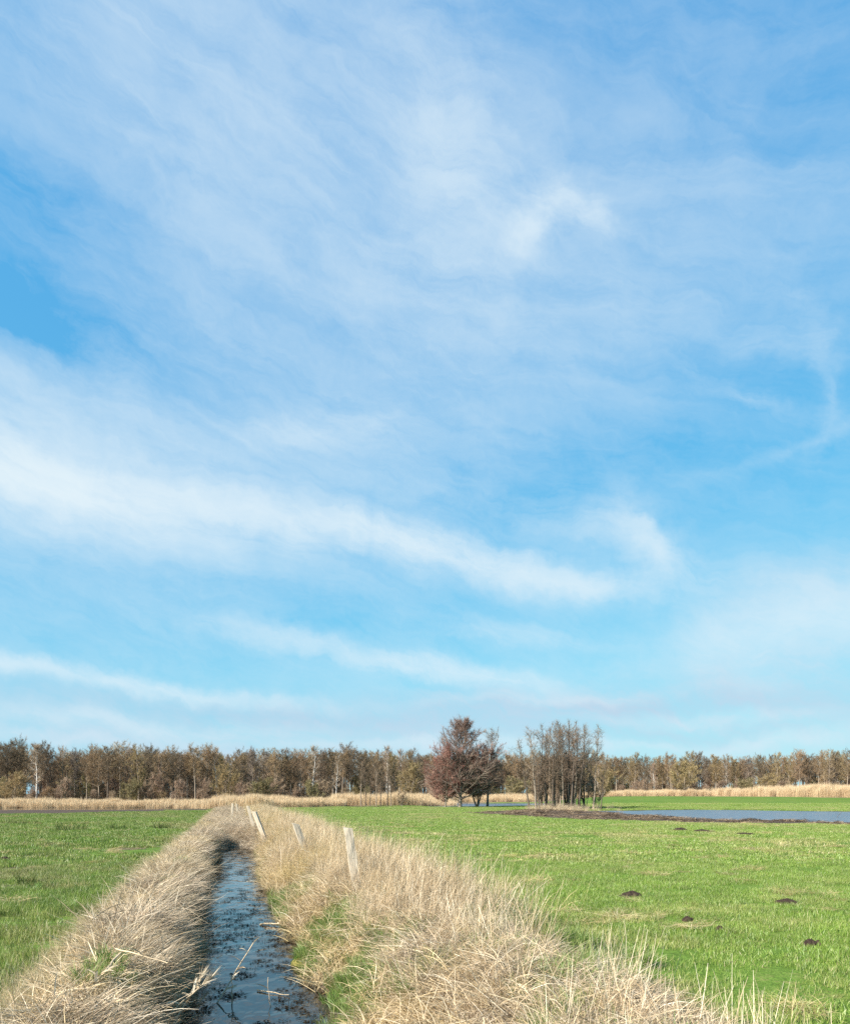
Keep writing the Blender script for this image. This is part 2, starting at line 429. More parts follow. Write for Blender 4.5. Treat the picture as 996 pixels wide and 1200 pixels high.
# ------------------------------------------------------------------ scatter (stuff only)
def proto_collection(name, objs):
    c = bpy.data.collections.new(name)
    for o in objs: c.objects.link(o)
    return c
def scatter(name, coll, pts, rot, scale, idx, tint, label, cat):
    pts = np.asarray(pts, float); n = len(pts)
    me = bpy.data.meshes.new(name); me.vertices.add(n)
    me.vertices.foreach_set('co', pts.astype(np.float32).ravel())
    a = me.attributes.new('rot', 'FLOAT_VECTOR', 'POINT'); a.data.foreach_set('vector', np.asarray(rot, np.float32).ravel())
    a = me.attributes.new('scl', 'FLOAT_VECTOR', 'POINT'); a.data.foreach_set('vector', np.asarray(scale, np.float32).ravel())
    a = me.attributes.new('idx', 'INT', 'POINT'); a.data.foreach_set('value', np.asarray(idx, np.int32))
    a = me.attributes.new('tint', 'FLOAT', 'POINT'); a.data.foreach_set('value', np.asarray(tint, np.float32))
    o = link(name, me)
    ng = bpy.data.node_groups.new(name + '_scatter', 'GeometryNodeTree')
    ng.interface.new_socket('Geometry', in_out='INPUT', socket_type='NodeSocketGeometry')
    ng.interface.new_socket('Geometry', in_out='OUTPUT', socket_type='NodeSocketGeometry')
    N = ng.nodes; L = ng.links
    gi = N.new('NodeGroupInput'); go = N.new('NodeGroupOutput')
    ci = N.new('GeometryNodeCollectionInfo'); ci.inputs['Collection'].default_value = coll
    ci.inputs['Separate Children'].default_value = True; ci.inputs['Reset Children'].default_value = True
    ip = N.new('GeometryNodeInstanceOnPoints'); ip.inputs['Pick Instance'].default_value = True
    def na(nm, ty):
        q = N.new('GeometryNodeInputNamedAttribute'); q.data_type = ty; q.inputs['Name'].default_value = nm
        return q.outputs['Attribute']
    L.new(gi.outputs[0], ip.inputs['Points']); L.new(ci.outputs[0], ip.inputs['Instance'])
    L.new(na('idx', 'INT'), ip.inputs['Instance Index']); L.new(na('rot', 'FLOAT_VECTOR'), ip.inputs['Rotation'])
    L.new(na('scl', 'FLOAT_VECTOR'), ip.inputs['Scale'])
    L.new(ip.outputs[0], go.inputs[0])
    md = o.modifiers.new('scatter', 'NODES'); md.node_group = ng
    tag(o, label, cat, kind='stuff')
    return o

def clump_obj(name, geo, mat):
    me = geo.mesh(name); me.materials.append(mat)
    return bpy.data.objects.new(name, me)
def disk(rng, n, r):
    a = rng.rand(n) * 2 * PI; q = np.sqrt(rng.rand(n)) * r
    return np.stack([q * np.cos(a), q * np.sin(a), np.zeros(n)], 1)
def U01(rng, lo, hi, n): return lo + (hi - lo) * rng.rand(n)

# --- prototypes
def turf(seed, size, n, l, w, mat=None):
    rng = np.random.RandomState(seed); g = Geo()
    b = np.stack([(rng.rand(n) - .5) * size, (rng.rand(n) - .5) * size, np.full(n, -.01)], 1)
    # small hummocks of longer blades
    k = fbm(b[:, 0] * 5 + seed, b[:, 1] * 5, 2)
    L = U01(rng, *l, n) * (.55 + .9 * k)
    g.ribbons(b, rng.rand(n) * 2 * PI, rad(5) + rng.rand(n) * rad(30), rad(30) + rng.rand(n) * rad(60), L, U01(rng, .7, 1.3, n) * w, rng, 2, [1, .8, .1],
              shade=np.clip(rng.rand(n) ** 1.0, 0, 1))
    return clump_obj('turf', g, mat or M_grass)
C_turf = proto_collection('turf_near', [turf(i, .62, 560, (.028, .075), .0042) for i in range(5)])
C_turf2 = proto_collection('turf_far', [turf(20 + i, 1.7, 1300, (.03, .065), .013) for i in range(4)])

C_turfl = proto_collection('turf_left_near', [turf(30 + i, .62, 520, (.03, .095), .0042, M_dgrass) for i in range(5)])
C_turf2l = proto_collection('turf_left_far', [turf(36 + i, 1.7, 1200, (.03, .085), .013, M_dgrass) for i in range(4)])
def tuft(seed, n, l, w, r, mat, nm='grass_tuft', lean=(0, 35), tip=(30, 95)):
    rng = np.random.RandomState(seed); g = Geo()
    b = disk(rng, n, r); hd = np.arctan2(b[:, 1], b[:, 0]) + rng.randn(n) * .9
    g.ribbons(b, hd, rad(lean[0]) + rng.rand(n) * rad(lean[1] - lean[0]), rad(tip[0]) + rng.rand(n) * rad(tip[1] - tip[0]), U01(rng, *l, n), U01(rng, .7, 1.2, n) * w, rng, 4, [.8, 1, .9, .6, .08])
    return clump_obj(nm, g, mat)
C_tuft = proto_collection('tufts', [tuft(40 + i, 130, (.10, .24), .005, .11, M_lush) for i in range(4)])

def flat_straw(seed, n=140, r=.28, l=(.22, .62), spread=55, lean=(36, 84), tip=(62, 112), w=.0042):
    rng = np.random.RandomState(seed); g = Geo()
    b = disk(rng, n, r); b[:, 2] += rng.rand(n) * .16
    hd = rad(spread) * rng.randn(n)
    g.ribbons(b, hd, rad(lean[0]) + rng.rand(n) * rad(lean[1] - lean[0]), rad(tip[0]) + rng.rand(n) * rad(tip[1] - tip[0]), U01(rng, *l, n), U01(rng, .5, 1.3, n) * w, rng, 4, [.9, 1, .9, .7, .15])
    k = n // 3                                                # loose crossing leaves
    b = disk(rng, k, r); b[:, 2] += U01(rng, .06, .26, k)
    g.ribbons(b, rng.rand(k) * 2 * PI, rad(60) + rng.rand(k) * rad(40), rad(80) + rng.rand(k) * rad(60), U01(rng, .15, .45, k), U01(rng, .8, 1.8, k) * w, rng, 4, [.6, 1, .9, .6, .05])
    return clump_obj('flattened_straw', g, M_gstraw)
def mat_straw(seed, n=150, r=.3):
    rng = np.random.RandomState(seed); g = Geo()
    b = disk(rng, n, r); b[:, 2] += rng.rand(n) * .12
    g.ribbons(b, rng.rand(n) * 2 * PI, rad(25) + rng.rand(n) * rad(50), rad(75) + rng.rand(n) * rad(60), U01(rng, .15, .5, n), U01(rng, .5, 1.5, n) * .0045, rng, 4, [.8, 1, .9, .6, .1])
    return clump_obj('matted_straw', g, M_straw)
def up_straw(seed, n=110, r=.24, l=(.22, .95), w=.003):
    rng = np.random.RandomState(seed); g = Geo()
    b = disk(rng, n, r); hd = rng.randn(n) * 1.0
    plume = [.9, .8, .7, .6, 1.0, .1]
    g.ribbons(b, hd, rng.rand(n) ** 1.5 * rad(30), rad(4) + rng.rand(n) ** 1.3 * rad(70), l[0] + (l[1] - l[0]) * rng.rand(n) ** 2.2, U01(rng, .6, 1.2, n) * w, rng, 5, plume)
    k = n // 2                                                # drooping leaves on the stems
    b = disk(rng, k, r); b[:, 2] = U01(rng, .05, .4, k)
    g.ribbons(b, rng.rand(k) * 2 * PI, rad(15) + rng.rand(k) * rad(40), rad(70) + rng.rand(k) * rad(80), U01(rng, .15, .4, k), U01(rng, .8, 1.6, k) * w, rng, 4, [.6, 1, .9, .6, .05])
    return clump_obj('upright_straw', g, M_straw)
def stalks(seed, n=16, r=.3, l=(.22, .82), w=.0060):
    rng = np.random.RandomState(seed); g = Geo()
    b = disk(rng, n, r); hd = rng.rand(n) * 2 * PI
    g.ribbons(b, hd, rng.rand(n) * rad(30), rng.rand(n) * rad(45), l[0] + (l[1] - l[0]) * rng.rand(n) ** 1.5, U01(rng, .6, 1.2, n) * w, rng, 4, [1, .95, .85, .7, .35], roll=1.5, shade=.55 + .45 * rng.rand(n))
    k = n                                                      # broken stubs and leaves
    b = disk(rng, k, r); b[:, 2] = U01(rng, .02, .25, k)
    g.ribbons(b, rng.rand(k) * 2 * PI, rad(50) + rng.rand(k) * rad(50), rad(70) + rng.rand(k) * rad(60), U01(rng, .15, .5, k), U01(rng, .6, 1.2, k) * w, rng, 3, [1, .9, .7, .1])
    return clump_obj('reed_stalks', g, M_straw)
def broad(seed, n=16, r=.35):
    rng = np.random.RandomState(seed); g = Geo()
    b = disk(rng, n, r); b[:, 2] += rng.rand(n) * .12
    g.ribbons(b, rng.rand(n) * 2 * PI, rad(55) + rng.rand(n) * rad(35), rad(80) + rng.rand(n) * rad(70), U01(rng, .15, .5, n), U01(rng, .005, .010, n), rng, 5, [.6, 1, 1, .85, .5, .05], roll=1.4, shade=.35 + .65 * rng.rand(n))
    k = 6
    for i in range(k):
        p = disk(rng, 1, r)[0]; p[2] = U01(rng, .02, .16, 1)[0]; a = rng.rand() * 2 * PI; L = .2 + .45 * rng.rand(); up = rng.randn() * .15
        q = p + np.array([math.cos(a), math.sin(a), up]) * L; m = (p + q) / 2 + np.array([0, 0, .03 * rng.randn()])
        g.tube(np.stack([p, m, q]), np.array([.0034, .0030, .0018]) * (.7 + .5 * rng.rand()), 4, .6 + .4 * rng.rand())
    return clump_obj('loose_leaves', g, M_straw)
C_broad = proto_collection('broad_leaves', [broad(150 + i) for i in range(4)])
C_wisp = proto_collection('wisps', [up_straw(85 + i, 34, .3, (.55, 1.05), .0032) for i in range(3)])
C_flat = proto_collection('flat_straw', [flat_straw(60 + i) for i in range(5)])
C_mat = proto_collection('mat_straw', [mat_straw(70 + i) for i in range(5)])
C_up = proto_collection('up_straw', [up_straw(80 + i) for i in range(5)])
C_stalk = proto_collection('stalks', [stalks(90 + i) for i in range(4)])

def far_reed(seed, n=230, r=.85, w=.012):
    rng = np.random.RandomState(seed); g = Geo()
    b = disk(rng, n, r); hd = rng.randn(n) * 1.0
    g.ribbons(b, hd, rng.rand(n) * rad(14), rng.rand(n) * rad(42), .35 + .75 * rng.rand(n) ** .7, U01(rng, .7, 1.3, n) * w, rng, 4, [.8, .9, .9, 1.5, .2])
    return clump_obj('reed_clump', g, M_reed)
C_reed = proto_collection('reeds', [far_reed(100 + i) for i in range(4)])
def stubble(seed, n=130, r=.6):
    rng = np.random.RandomState(seed); g = Geo()
    b = disk(rng, n, r); b[:, 2] += rng.rand(n) * .06
    g.ribbons(b, rng.rand(n) * 2 * PI, rad(20) + rng.rand(n) * rad(70), rad(60) + rng.rand(n) * rad(60), U01(rng, .12, .42, n), U01(rng, .6, 1.6, n) * .022, rng, 3, [1, .9, .7, .2])
    return clump_obj('stubble', g, M_debris)
C_stub = proto_collection('stubble', [stubble(110 + i) for i in range(4)])

RS = np.random.RandomState(11)
def put(x, y, dz=0.0): return np.stack([x, y, height(x, y) + dz], 1)
def zrot(n, lo=0, hi=2 * PI, tilt=.08):
    return np.stack([RS.randn(n) * tilt, RS.randn(n) * tilt, U01(RS, lo, hi, n)], 1)
def scl(n, lo, hi, zlo=1, zhi=1):
    a = U01(RS, lo, hi, n); return np.stack([a, a, a * U01(RS, zlo, zhi, n)], 1)

# --- meadow sward
def wedge(y0, y1, dens, wide=.62, pad=2.0):
    n = int(dens * ((y1 ** 2 - y0 ** 2) * wide + 2 * pad * (y1 - y0)))
    y = np.sqrt(RS.rand(n) * (y1 ** 2 - y0 ** 2) + y0 ** 2)
    x = (RS.rand(n) * 2 - 1) * (y * wide + pad)
    return x, y
def sward(name, coll, y0, y1, dens, nv, slo, shi, label, side, ztall=(.7, 1.3)):
    x, y = wedge(y0, y1, dens)
    mud, lit = zones(x, y); off = x - ditch_x(y)
    keep = (mud < .35) & (lit < .55) & (pond_s(x, y) < -.3) & ~((off > -1.42) & (off < 2.6) & (y < 70))
    keep &= (off < 0) if side < 0 else (off > 0)
    x, y, off = x[keep], y[keep], off[keep]; n = len(x)
    left = (off < 0)
    k = .6 * fbm(x * .55 + 3, y * .55, 4) + .4 * fbm(x * .13 + 30, y * .10, 2); k2 = fbm(x * 2.1, y * 2.1 + 40, 3)
    tint = np.clip((k * .55 + k2 * .45 - .485) * 4.4, 0, 1) * np.where(left, .85, .9)
    tint = np.clip(tint + .5 * np.exp(-((off - 3.2) / .9) ** 2) + .35 * np.exp(-((off + 1.8) / .5) ** 2), 0, .95) + RS.rand(n) * .12
    s = scl(n, slo, shi, *ztall); s[:, 2] *= np.where(left, .8 + .9 * fbm(x * 1.1, y * 1.1, 3), .75 + .5 * fbm(x * 1.1, y * 1.1, 3))
    scatter(name, coll, put(x, y, .008), zrot(n, tilt=.015), s, RS.randint(0, nv, n), tint, label, 'grass')
sward('meadow_grass', C_turf, 4.0, 19, 7.5, 5, .9, 1.25, 'short bright green meadow grass to the right of the ditch', 1)
sward('rough_meadow_grass', C_turfl, 4.0, 19, 7.5, 5, .9, 1.25, 'darker and rougher green meadow grass to the left of the ditch', -1)
sward('distant_rough_grass', C_turf2l, 18, 100, .95, 4, .95, 1.35, 'darker sward running back to the dark pool on the left', -1)
sward('distant_meadow_grass', C_turf2, 18, 112, .95, 4, .95, 1.35, 'smooth green sward stretching away to the blue pool and the reeds', 1)

# --- strips along the ditch
def strip(o0, o1, segs):
    """segs: list of (y0, y1, clumps per running metre)"""
    xs, yy, oo = [], [], []
    for y0, y1, d in segs:
        n = int((y1 - y0) * d); y = U01(RS, y0, y1, n); o = U01(RS, o0, o1, n)
        xs.append(ditch_x(y) + o); yy.append(y); oo.append(o)
    return np.concatenate(xs), np.concatenate(yy), np.concatenate(oo)
# left bank: thatch of bent stems
x, y, o = strip(-1.5, -.96, [(3.5, 16, 44), (16, 32, 30)])
x2, y2, o2 = strip(-1.6, 1.2, [(31, 76, 44)]); x, y, o = np.append(x, x2), np.append(y, y2), np.append(o, o2)
gap = (fbm(x * 1.1 + 2, y * 1.1, 2) > .445) | (y > 31); x, y, o = x[gap], y[gap], o[gap]; n = len(x)
s = scl(n, .6, 1.1, .7, 1.2) * (.35 + 1.25 * fbm(x * 1.2 + 60, y * 1.2, 3))[:, None] * (1 - .4 * sstep(-1.25, -1.5, o))[:, None]
HD = (fbm(x * 1.0 + 90, y * 1.0, 3) - .5) * rad(420)
scatter('bent_dry_grass', C_flat, put(x, y), zrot(n, rad(-10), rad(60), .16) + np.stack([0 * HD, 0 * HD, HD], 1), s, RS.randint(0, 5, n), np.clip(fbm(x, y, 2) * 1.2 - .35, 0, 1) * .5,
        'greyish tan thatch of bent dead grass on the left bank of the ditch', 'dry grass')
x, y, o = strip(-1.6, -.76, [(3.5, 16, 40), (16, 34, 20), (34, 76, 8)]); n = len(x)
scatter('matted_dry_grass', C_mat, put(x, y, .02), zrot(n, tilt=.2), scl(n, .45, .95), RS.randint(0, 5, n), RS.rand(n) * .6,
        'loose crossing straw matted into the left bank of the ditch', 'dry grass')
# right bank: low straw on the slope, upright grass on top
x, y, o = strip(.86, 2.9, [(3.5, 16, 56), (16, 34, 40), (34, 76, 16)])
kp = ~((o < 1.9) & (y > 5) & (y < 16) & (fbm(x * .8 + 31, y * .8, 2) > .46) & (RS.rand(len(x)) < .80)); x, y, o = x[kp], y[kp], o[kp]; n = len(x)
scatter('pale_straw_mat', C_mat, put(x, y), zrot(n, tilt=.2), scl(n, .6, 1.0) * (1 - .4 * sstep(2.2, 3.1, o))[:, None], RS.randint(0, 5, n),
        np.clip(.85 - .45 * o + .25 * RS.randn(n), 0, 1), 'yellow straw lying over the right bank of the ditch', 'dry grass')
x, y, o = strip(1.0, 3.25, [(7.4, 16, 56), (16, 34, 52), (34, 77, 28)])
dens = sstep(1.0, 2.0, o + 1.2 * (fbm(x * .6 + 5, y * .6, 2) - .5)) * (1 - .75 * sstep(2.7, 3.25, o)) * (.12 + .88 * sstep(8.6, 10.6, y))
kp = RS.rand(len(x)) < dens; x, y, o = x[kp], y[kp], o[kp]; n = len(x)
scatter('upright_dry_grass', C_up, put(x, y), zrot(n, rad(-50), rad(60), .1), scl(n, .65, 1.05, .8, 1.15) * (.50 + .82 * fbm(x * .8 + 15, y * .8, 2))[:, None] * (1 + .08 * sstep(10, 13, y))[:, None], RS.randint(0, 5, n), np.clip(fbm(x, y + 20, 2) - .35, 0, 1),
        'tall upright dead grass along the right bank around the fence posts', 'dry grass')
x, y, o = strip(.95, 2.2, [(16, 34, 26), (34, 76, 24)]); n = len(x)
scatter('yellow_dry_grass', C_up, put(x, y), zrot(n, rad(-90), rad(90), .12), scl(n, .5, .8), RS.randint(0, 5, n), .5 + .5 * RS.rand(n),
        'yellowish dead grass on the right slope down to the far ditch water', 'dry grass')
# closest corner: stout pale stalks
x, y, o = strip(1.4, 2.95, [(4.2, 9.6, 62)])
kp = RS.rand(len(x)) < sstep(1.7, 2.5, o) * (1 - .6 * sstep(8, 9.6, y)) * sstep(.4, .55, fbm(x * 1.1, y * 1.1 + 8, 2)); x, y = x[kp], y[kp]; n = len(x)
scatter('pale_reed_stalks', C_stalk, put(x, y), zrot(n, tilt=.12), scl(n, .5, .86), RS.randint(0, 4, n), np.zeros(n),
        'stout bleached reed stalks standing in the near corner of the right bank', 'reed stalks')
x, y, o = strip(1.5, 2.8, [(4.0, 9.6, 34)]); n = len(x)
scatter('grey_flattened_straw', C_flat, put(x, y), zrot(n, rad(-60), rad(100), .15), scl(n, .4, .8), RS.randint(0, 5, n), np.zeros(n),
        'greyish flattened straw under the bleached reed stalks', 'dry grass')
# loose broad leaves and fallen stalks thrown over both banks
x, y, o = strip(-1.35, -.95, [(3.5, 16, 20), (16, 34, 10)]); n = len(x)
scatter('loose_reed_leaves', C_broad, put(x, y, .10), zrot(n, tilt=.22), scl(n, .5, .95), RS.randint(0, 4, n), RS.rand(n) * .3,
        'broad curled dead reed leaves and fallen stalks thrown over the left bank', 'dead leaves')
x, y, o = strip(1.5, 2.75, [(3.5, 16, 26), (16, 34, 12)]); n = len(x)
scatter('fallen_reed_stalks', C_broad, put(x, y, .04), zrot(n, tilt=.22), scl(n, .5, 1.0), RS.randint(0, 4, n), RS.rand(n) * .5,
        'broad curled dead leaves and fallen reed stalks on the right bank', 'dead leaves')
# thin tall tips waving over the meadow edge
x, y, o = strip(2.0, 3.3, [(8.5, 15, 9), (15, 40, 5)]); n = len(x)
scatter('wispy_tall_grass', C_wisp, put(x, y), zrot(n, rad(-40), rad(50), .1), scl(n, .8, 1.15), RS.randint(0, 3, n), np.zeros(n),
        'thin tall tips of dead grass rising above the right bank', 'dry grass')
# green grass: by the water and in between
x, y, o = strip(.74, 1.9, [(6, 16, 64), (16, 30, 12)])
kp = (fbm(x * .8 + 31, y * .8, 2) > .455); x, y, o = x[kp], y[kp], o[kp]; n = len(x)
scatter('bank_green_grass', C_tuft, put(x, y), zrot(n, tilt=.15), scl(n, .5, 1.05), RS.randint(0, 4, n), RS.rand(n) * .75,
        'fresh green grass growing down to the water on the right bank', 'grass')
x, y, o = strip(1.2, 3.9, [(4, 16, 44)])
kp = (fbm(x * .9 + 11, y * .9 + 7, 2) > .50); x, y, o = x[kp], y[kp], o[kp]; n = len(x)
scatter('mixed_green_grass', C_tuft, put(x, y, .03), zrot(n, tilt=.15), scl(n, .7, 1.3), RS.randint(0, 4, n), .15 + RS.rand(n) * .5,
        'green and yellow blades pushing through the straw of the right bank', 'grass')
x, y, o = strip(-2.0, -1.45, [(4, 18, 14), (18, 40, 8), (40, 76, 6)]); n = len(x)
scatter('bank_edge_grass', C_up, put(x, y), zrot(n, tilt=.15), scl(n, .25, .5), RS.randint(0, 5, n), .3 * RS.rand(n),
        'thin pale grass between the left meadow and the thatched bank', 'grass')
x, y, o = strip(-1.3, -.7, [(5, 16, 9)])
kp = (fbm(x * .7 + 3, y * .7 + 9, 2) > .5); x, y, o = x[kp], y[kp], o[kp]; n = len(x)
scatter('left_bank_green_grass', C_tuft, put(x, y, .22), zrot(n, tilt=.2), scl(n, .6, 1.0), RS.randint(0, 4, n), RS.rand(n) * .5,
        'few green blades between the straw on the left bank', 'grass')
x, y = wedge(4.5, 22, 2.2); off = x - ditch_x(y)
kp = (off > 3.1) & (fbm(x * .7 + 20, y * .7, 3) > .47); x, y = x[kp], y[kp]; n = len(x)
scatter('fresh_meadow_tufts', C_tuft, put(x, y), zrot(n, tilt=.15), scl(n, .3, .55), RS.randint(0, 4, n), np.clip(RS.rand(n) * 1.2 - .1, 0, 1) * .7,
        'fresh longer grass blades in the meadow right of the ditch', 'grass')
# rough tufts in the left meadow
x, y = wedge(4.5, 60, 2.6); off = x - ditch_x(y)
mud, lit = zones(x, y)
kp = (off < -1.9) & (fbm(x * .5 + 50, y * .5, 3) > .48) & (mud < .2); x, y = x[kp], y[kp]; n = len(x)
scatter('rough_meadow_tufts', C_tuft, put(x, y), zrot(n, tilt=.2), scl(n, .5, 1.0, .5, .85), RS.randint(0, 4, n), RS.rand(n) ** 1.5 * .8,
        'rough longer tufts in the meadow left of the ditch', 'grass')
x, y = wedge(4.5, 45, 1.5); off = x - ditch_x(y)
kp = (np.where(off < 0, (off < -2.2), off > 3.4)) & (fbm(x * .8 + 70, y * .8, 3) > np.where(off < 0, .545, .58)); x, y = x[kp], y[kp]; n = len(x)
scatter('dead_grass_patches', C_mat, put(x, y, .0), zrot(n, tilt=.1), scl(n, .4, 1.0, .22, .4), RS.randint(0, 5, n), .3 + .7 * RS.rand(n),
        'flat patches of dead yellow grass lying in the green meadow', 'dry grass')

# --- brown strip by the pools
x, y = wedge(34, 110, .9); mud, lit = zones(x, y); s_ = pond_s(x, y)
kp = (mud > .45) & (s_ < -1.2) & (x / y > -.2) & (np.abs(x - ditch_x(y)) > 3); x, y = x[kp], y[kp]; n = len(x)
scatter('brown_stubble', C_stub, put(x, y), zrot(n, tilt=.1), scl(n, .6, 1.1, .15, .32), RS.randint(0, 4, n), np.zeros(n),
        'brown trampled stubble and dead leaves in a strip along the pool shores', 'stubble')

# --- reeds
def reed_band(poly, dens, hlo, hhi, nsy=.9):
    """poly: list of (px, ynear, yfar, height)"""
    px = np.array([p[0] for p in poly], float); u = (px - CX) / FPX
    yn = np.array([p[1] for p in poly], float); yf = np.array([p[2] for p in poly], float); hh = np.array([p[3] for p in poly], float)
    xs, ys_, hs = [], [], []
    ym = (yn + yf) / 2
    area = np.sum(np.diff(u) * (ym[1:] + ym[:-1]) / 2 * ((yf - yn)[1:] + (yf - yn)[:-1]) / 2)
    n = int(area * dens); uu = U01(RS, u[0], u[-1], n)
    y = np.interp(uu, u, yn) + RS.rand(n) * (np.interp(uu, u, yf) - np.interp(uu, u, yn))
    x = uu * y
    h = np.interp(uu, u, hh) * U01(RS, hlo, hhi, n) * (.5 + 1.0 * fbm(x * .5, y * .35, 3))
    return x, y, h
B = [reed_band([(-60, 97, 106, .95), (100, 97, 106, .95), (215, 97, 106, .9), (240, 96, 106, .95)], 1.6, .8, 1.1),
     reed_band([(234, 90, 103, 1.1), (262, 88, 103, 1.4), (300, 88, 103, 1.35), (345, 92, 106, 1.2), (400, 100, 112, 1.0)], 1.7, .8, 1.1),
     reed_band([(392, 108, 125, 1.5), (420, 108, 125, 1.5), (455, 108, 126, 1.6), (490, 109, 126, 1.75), (512, 112, 126, 1.5), (530, 114, 126, 1.0)], 1.5, .8, 1.1),
     reed_band([(505, 155, 172, 1.5), (600, 158, 175, 1.4), (640, 165, 185, 1.4)], .9, .8, 1.1),
     reed_band([(600, 190, 215, 1.2), (700, 196, 222, 1.3), (830, 190, 215, 1.6), (900, 165, 188, 2.0), (960, 150, 172, 2.25), (1100, 135, 155, 2.4)], .75, .85, 1.08)]
x = np.concatenate([b[0] for b in B]); y = np.concatenate([b[1] for b in B]); h = np.concatenate([b[2] for b in B]); n = len(x)
s = np.stack([np.ones(n) * .9, np.ones(n) * .9, h], 1) * U01(RS, .9, 1.1, n)[:, None]
scatter('reed_belt', C_reed, put(x, y), zrot(n, rad(-40), rad(40), .03), s, RS.randint(0, 4, n), np.zeros(n),
        'pale tan reed belt in front of the leafless woods', 'reeds')

# --- floating bits on the ditch water
def scrap(seed):
    rng = np.random.RandomState(seed); g = Geo()
    n = 14
    for i in range(n):
        k = 6; a = np.sort(rng.rand(k)) * 2 * PI; r = .004 + .018 * rng.rand() * (.5 + rng.rand(k))
        c = disk(rng, 1, .13)[0]
        V = np.stack([c[0] + r * np.cos(a) * 1.7, c[1] + r * np.sin(a), np.full(k, .0003 * i)], 1)
        g.add(V, np.arange(k)[None, :], np.full(k, rng.rand() ** 2))
    m = 9
    b = disk(rng, m, .13); b[:, 2] = .006
    g.ribbons(b, rng.rand(m) * 2 * PI, np.full(m, rad(88.)), np.full(m, rad(90.)), U01(rng, .05, .17, m), np.full(m, .006), rng, 2, [1, .9, .6], roll=.1, shade=rng.rand(m) * .9)
    return clump_obj('scrap', g, M_float)
# grass packed round the feet of the fence posts is added with the posts
C_scrap = proto_collection('scraps', [scrap(130 + i) for i in range(5)])
ny = 2600; y = U01(RS, 5, 34, ny) ; o = (RS.rand(ny) * 2 - 1) * .95
x = ditch_x(y) + o
kp = (fbm(x * 1.6, y * .9 + 3, 3) + .14 * np.abs(o) > .44); x, y = x[kp], y[kp]; n = len(x)
P = np.stack([x, y, np.full(n, WATER_D + .004) + RS.rand(n) * .003], 1)
scatter('floating_litter', C_scrap, P, np.stack([np.zeros(n), np.zeros(n), RS.rand(n) * 2 * PI], 1), scl(n, .35, .9), RS.randint(0, 5, n), np.zeros(n),
        'dark scraps of rotting leaves and stems floating on the ditch', 'floating litter')

# ------------------------------------------------------------------ TREES
def grow(seed, H, W, base, form, nlimb, twigs, tl, tw, r0, lean=0.0, stems=1, up=(20, 60)):
    """returns (trunk geo, crown geo); base = share of the height free of limbs"""
    rng = np.random.RandomState(seed); T = Geo(); Cn = Geo()
    P0, P1, WW, SH = [], [], [], []
    for st in range(stems):
        hx = H * (1 if st == 0 else U01(rng, .6, .95, 1)[0])
        a0 = rng.rand() * 2 * PI
        sp = 0 if stems == 1 else W * .28
        n = 9; t = np.linspace(0, 1, n)
        wob = np.cumsum(rng.randn(n, 2) * .012 * hx, 0) * t[:, None]
        px = lean * hx * t ** 1.2 + wob[:, 0] + sp * np.cos(a0) * t ** .8
        py = wob[:, 1] + sp * np.sin(a0) * t ** .8
        trunk = np.stack([px, py, hx * t - .15 * (t == 0)], 1)
        rr = r0 * (1.25 * (1 - t) ** .9 + .04); rr[0] *= 1.25
        T.tube(trunk, rr, 7, .5)
        nl = max(4, nlimb // stems)
        for i in range(nl):
            f = (i + rng.rand()) / nl
            tt = base + (1 - base) * f
            if form == 'column': prof = (math.sin(PI * (.16 + f * .70)) ** .6) * (.75 + .5 * rng.rand())
            elif form == 'cone': prof = (1 - f) ** .55 * (.82 + .26 * rng.rand()) + .15
            elif form == 'round': prof = math.sqrt(max(.03, 1 - (2 * f - .9) ** 2)) * (.8 + .3 * rng.rand())
            elif form == 'shrub': prof = (1 - f * .55) * (.8 + .4 * rng.rand())
            else: prof = (.45 + .55 * math.sin(PI * (.15 + .8 * f))) * (.5 + .7 * rng.rand())
            ll = W * .5 * prof
            az = i * 2.4 + rng.randn() * .5
            el = rad(up[0] + (up[1] - up[0]) * f + rng.randn() * 9)
            p = np.array([np.interp(tt, t, trunk[:, k]) for k in range(3)])
            d = np.array([math.cos(az) * math.cos(el), math.sin(az) * math.cos(el), math.sin(el)])
            m = 5; s = np.linspace(0, 1, m)[:, None]
            path = p + d * ll * s + np.array([0, 0, 1]) * ll * .22 * s ** 2 + np.cumsum(rng.randn(m, 3) * .035 * ll, 0) * s
            rb = max(.010, np.interp(tt, t, rr) * .42)
            T.tube(path, rb * np.linspace(1, .2, m), 4, .5)
            ns = max(3, int(4 + ll * 2.2))
            per = max(2, int(twigs / (nl * stems * ns)))
            for j in range(ns):
                q = .22 + .78 * (j + rng.rand()) / ns
                b = np.array([np.interp(q, s[:, 0], path[:, k]) for k in range(3)])
                dd = d * .7 + rng.randn(3) * .6 + np.array([0, 0, .28]); dd /= np.linalg.norm(dd)
                sl = (.22 + .3 * rng.rand()) * max(ll, .7) * (1.15 - .5 * q)
                e = b + dd * sl
                T.tube(np.stack([b, (b + e) / 2 + rng.randn(3) * .05 * sl, e]), np.array([rb * .38, rb * .26, rb * .1]) + .004, 3, .5)
                k = per
                w = rng.rand(k)[:, None]; st0 = b + (e - b) * w
                td = dd * .5 + rng.randn(k, 3) * .62 + np.array([0, 0, .35]); td /= np.linalg.norm(td, axis=1)[:, None]
                L = tl * (.45 + .9 * rng.rand(k))
                P0.append(st0); P1.append(st0 + td * L[:, None]); WW.append(tw * (.6 + .8 * rng.rand(k)))
                SH.append(np.clip(rng.rand(k) * .8 + .1 + .2 * rng.randn(), 0, 1))
    Cn.slivers(np.concatenate(P0), np.concatenate(P1), np.concatenate(WW), rng, np.concatenate(SH))
    return T, Cn

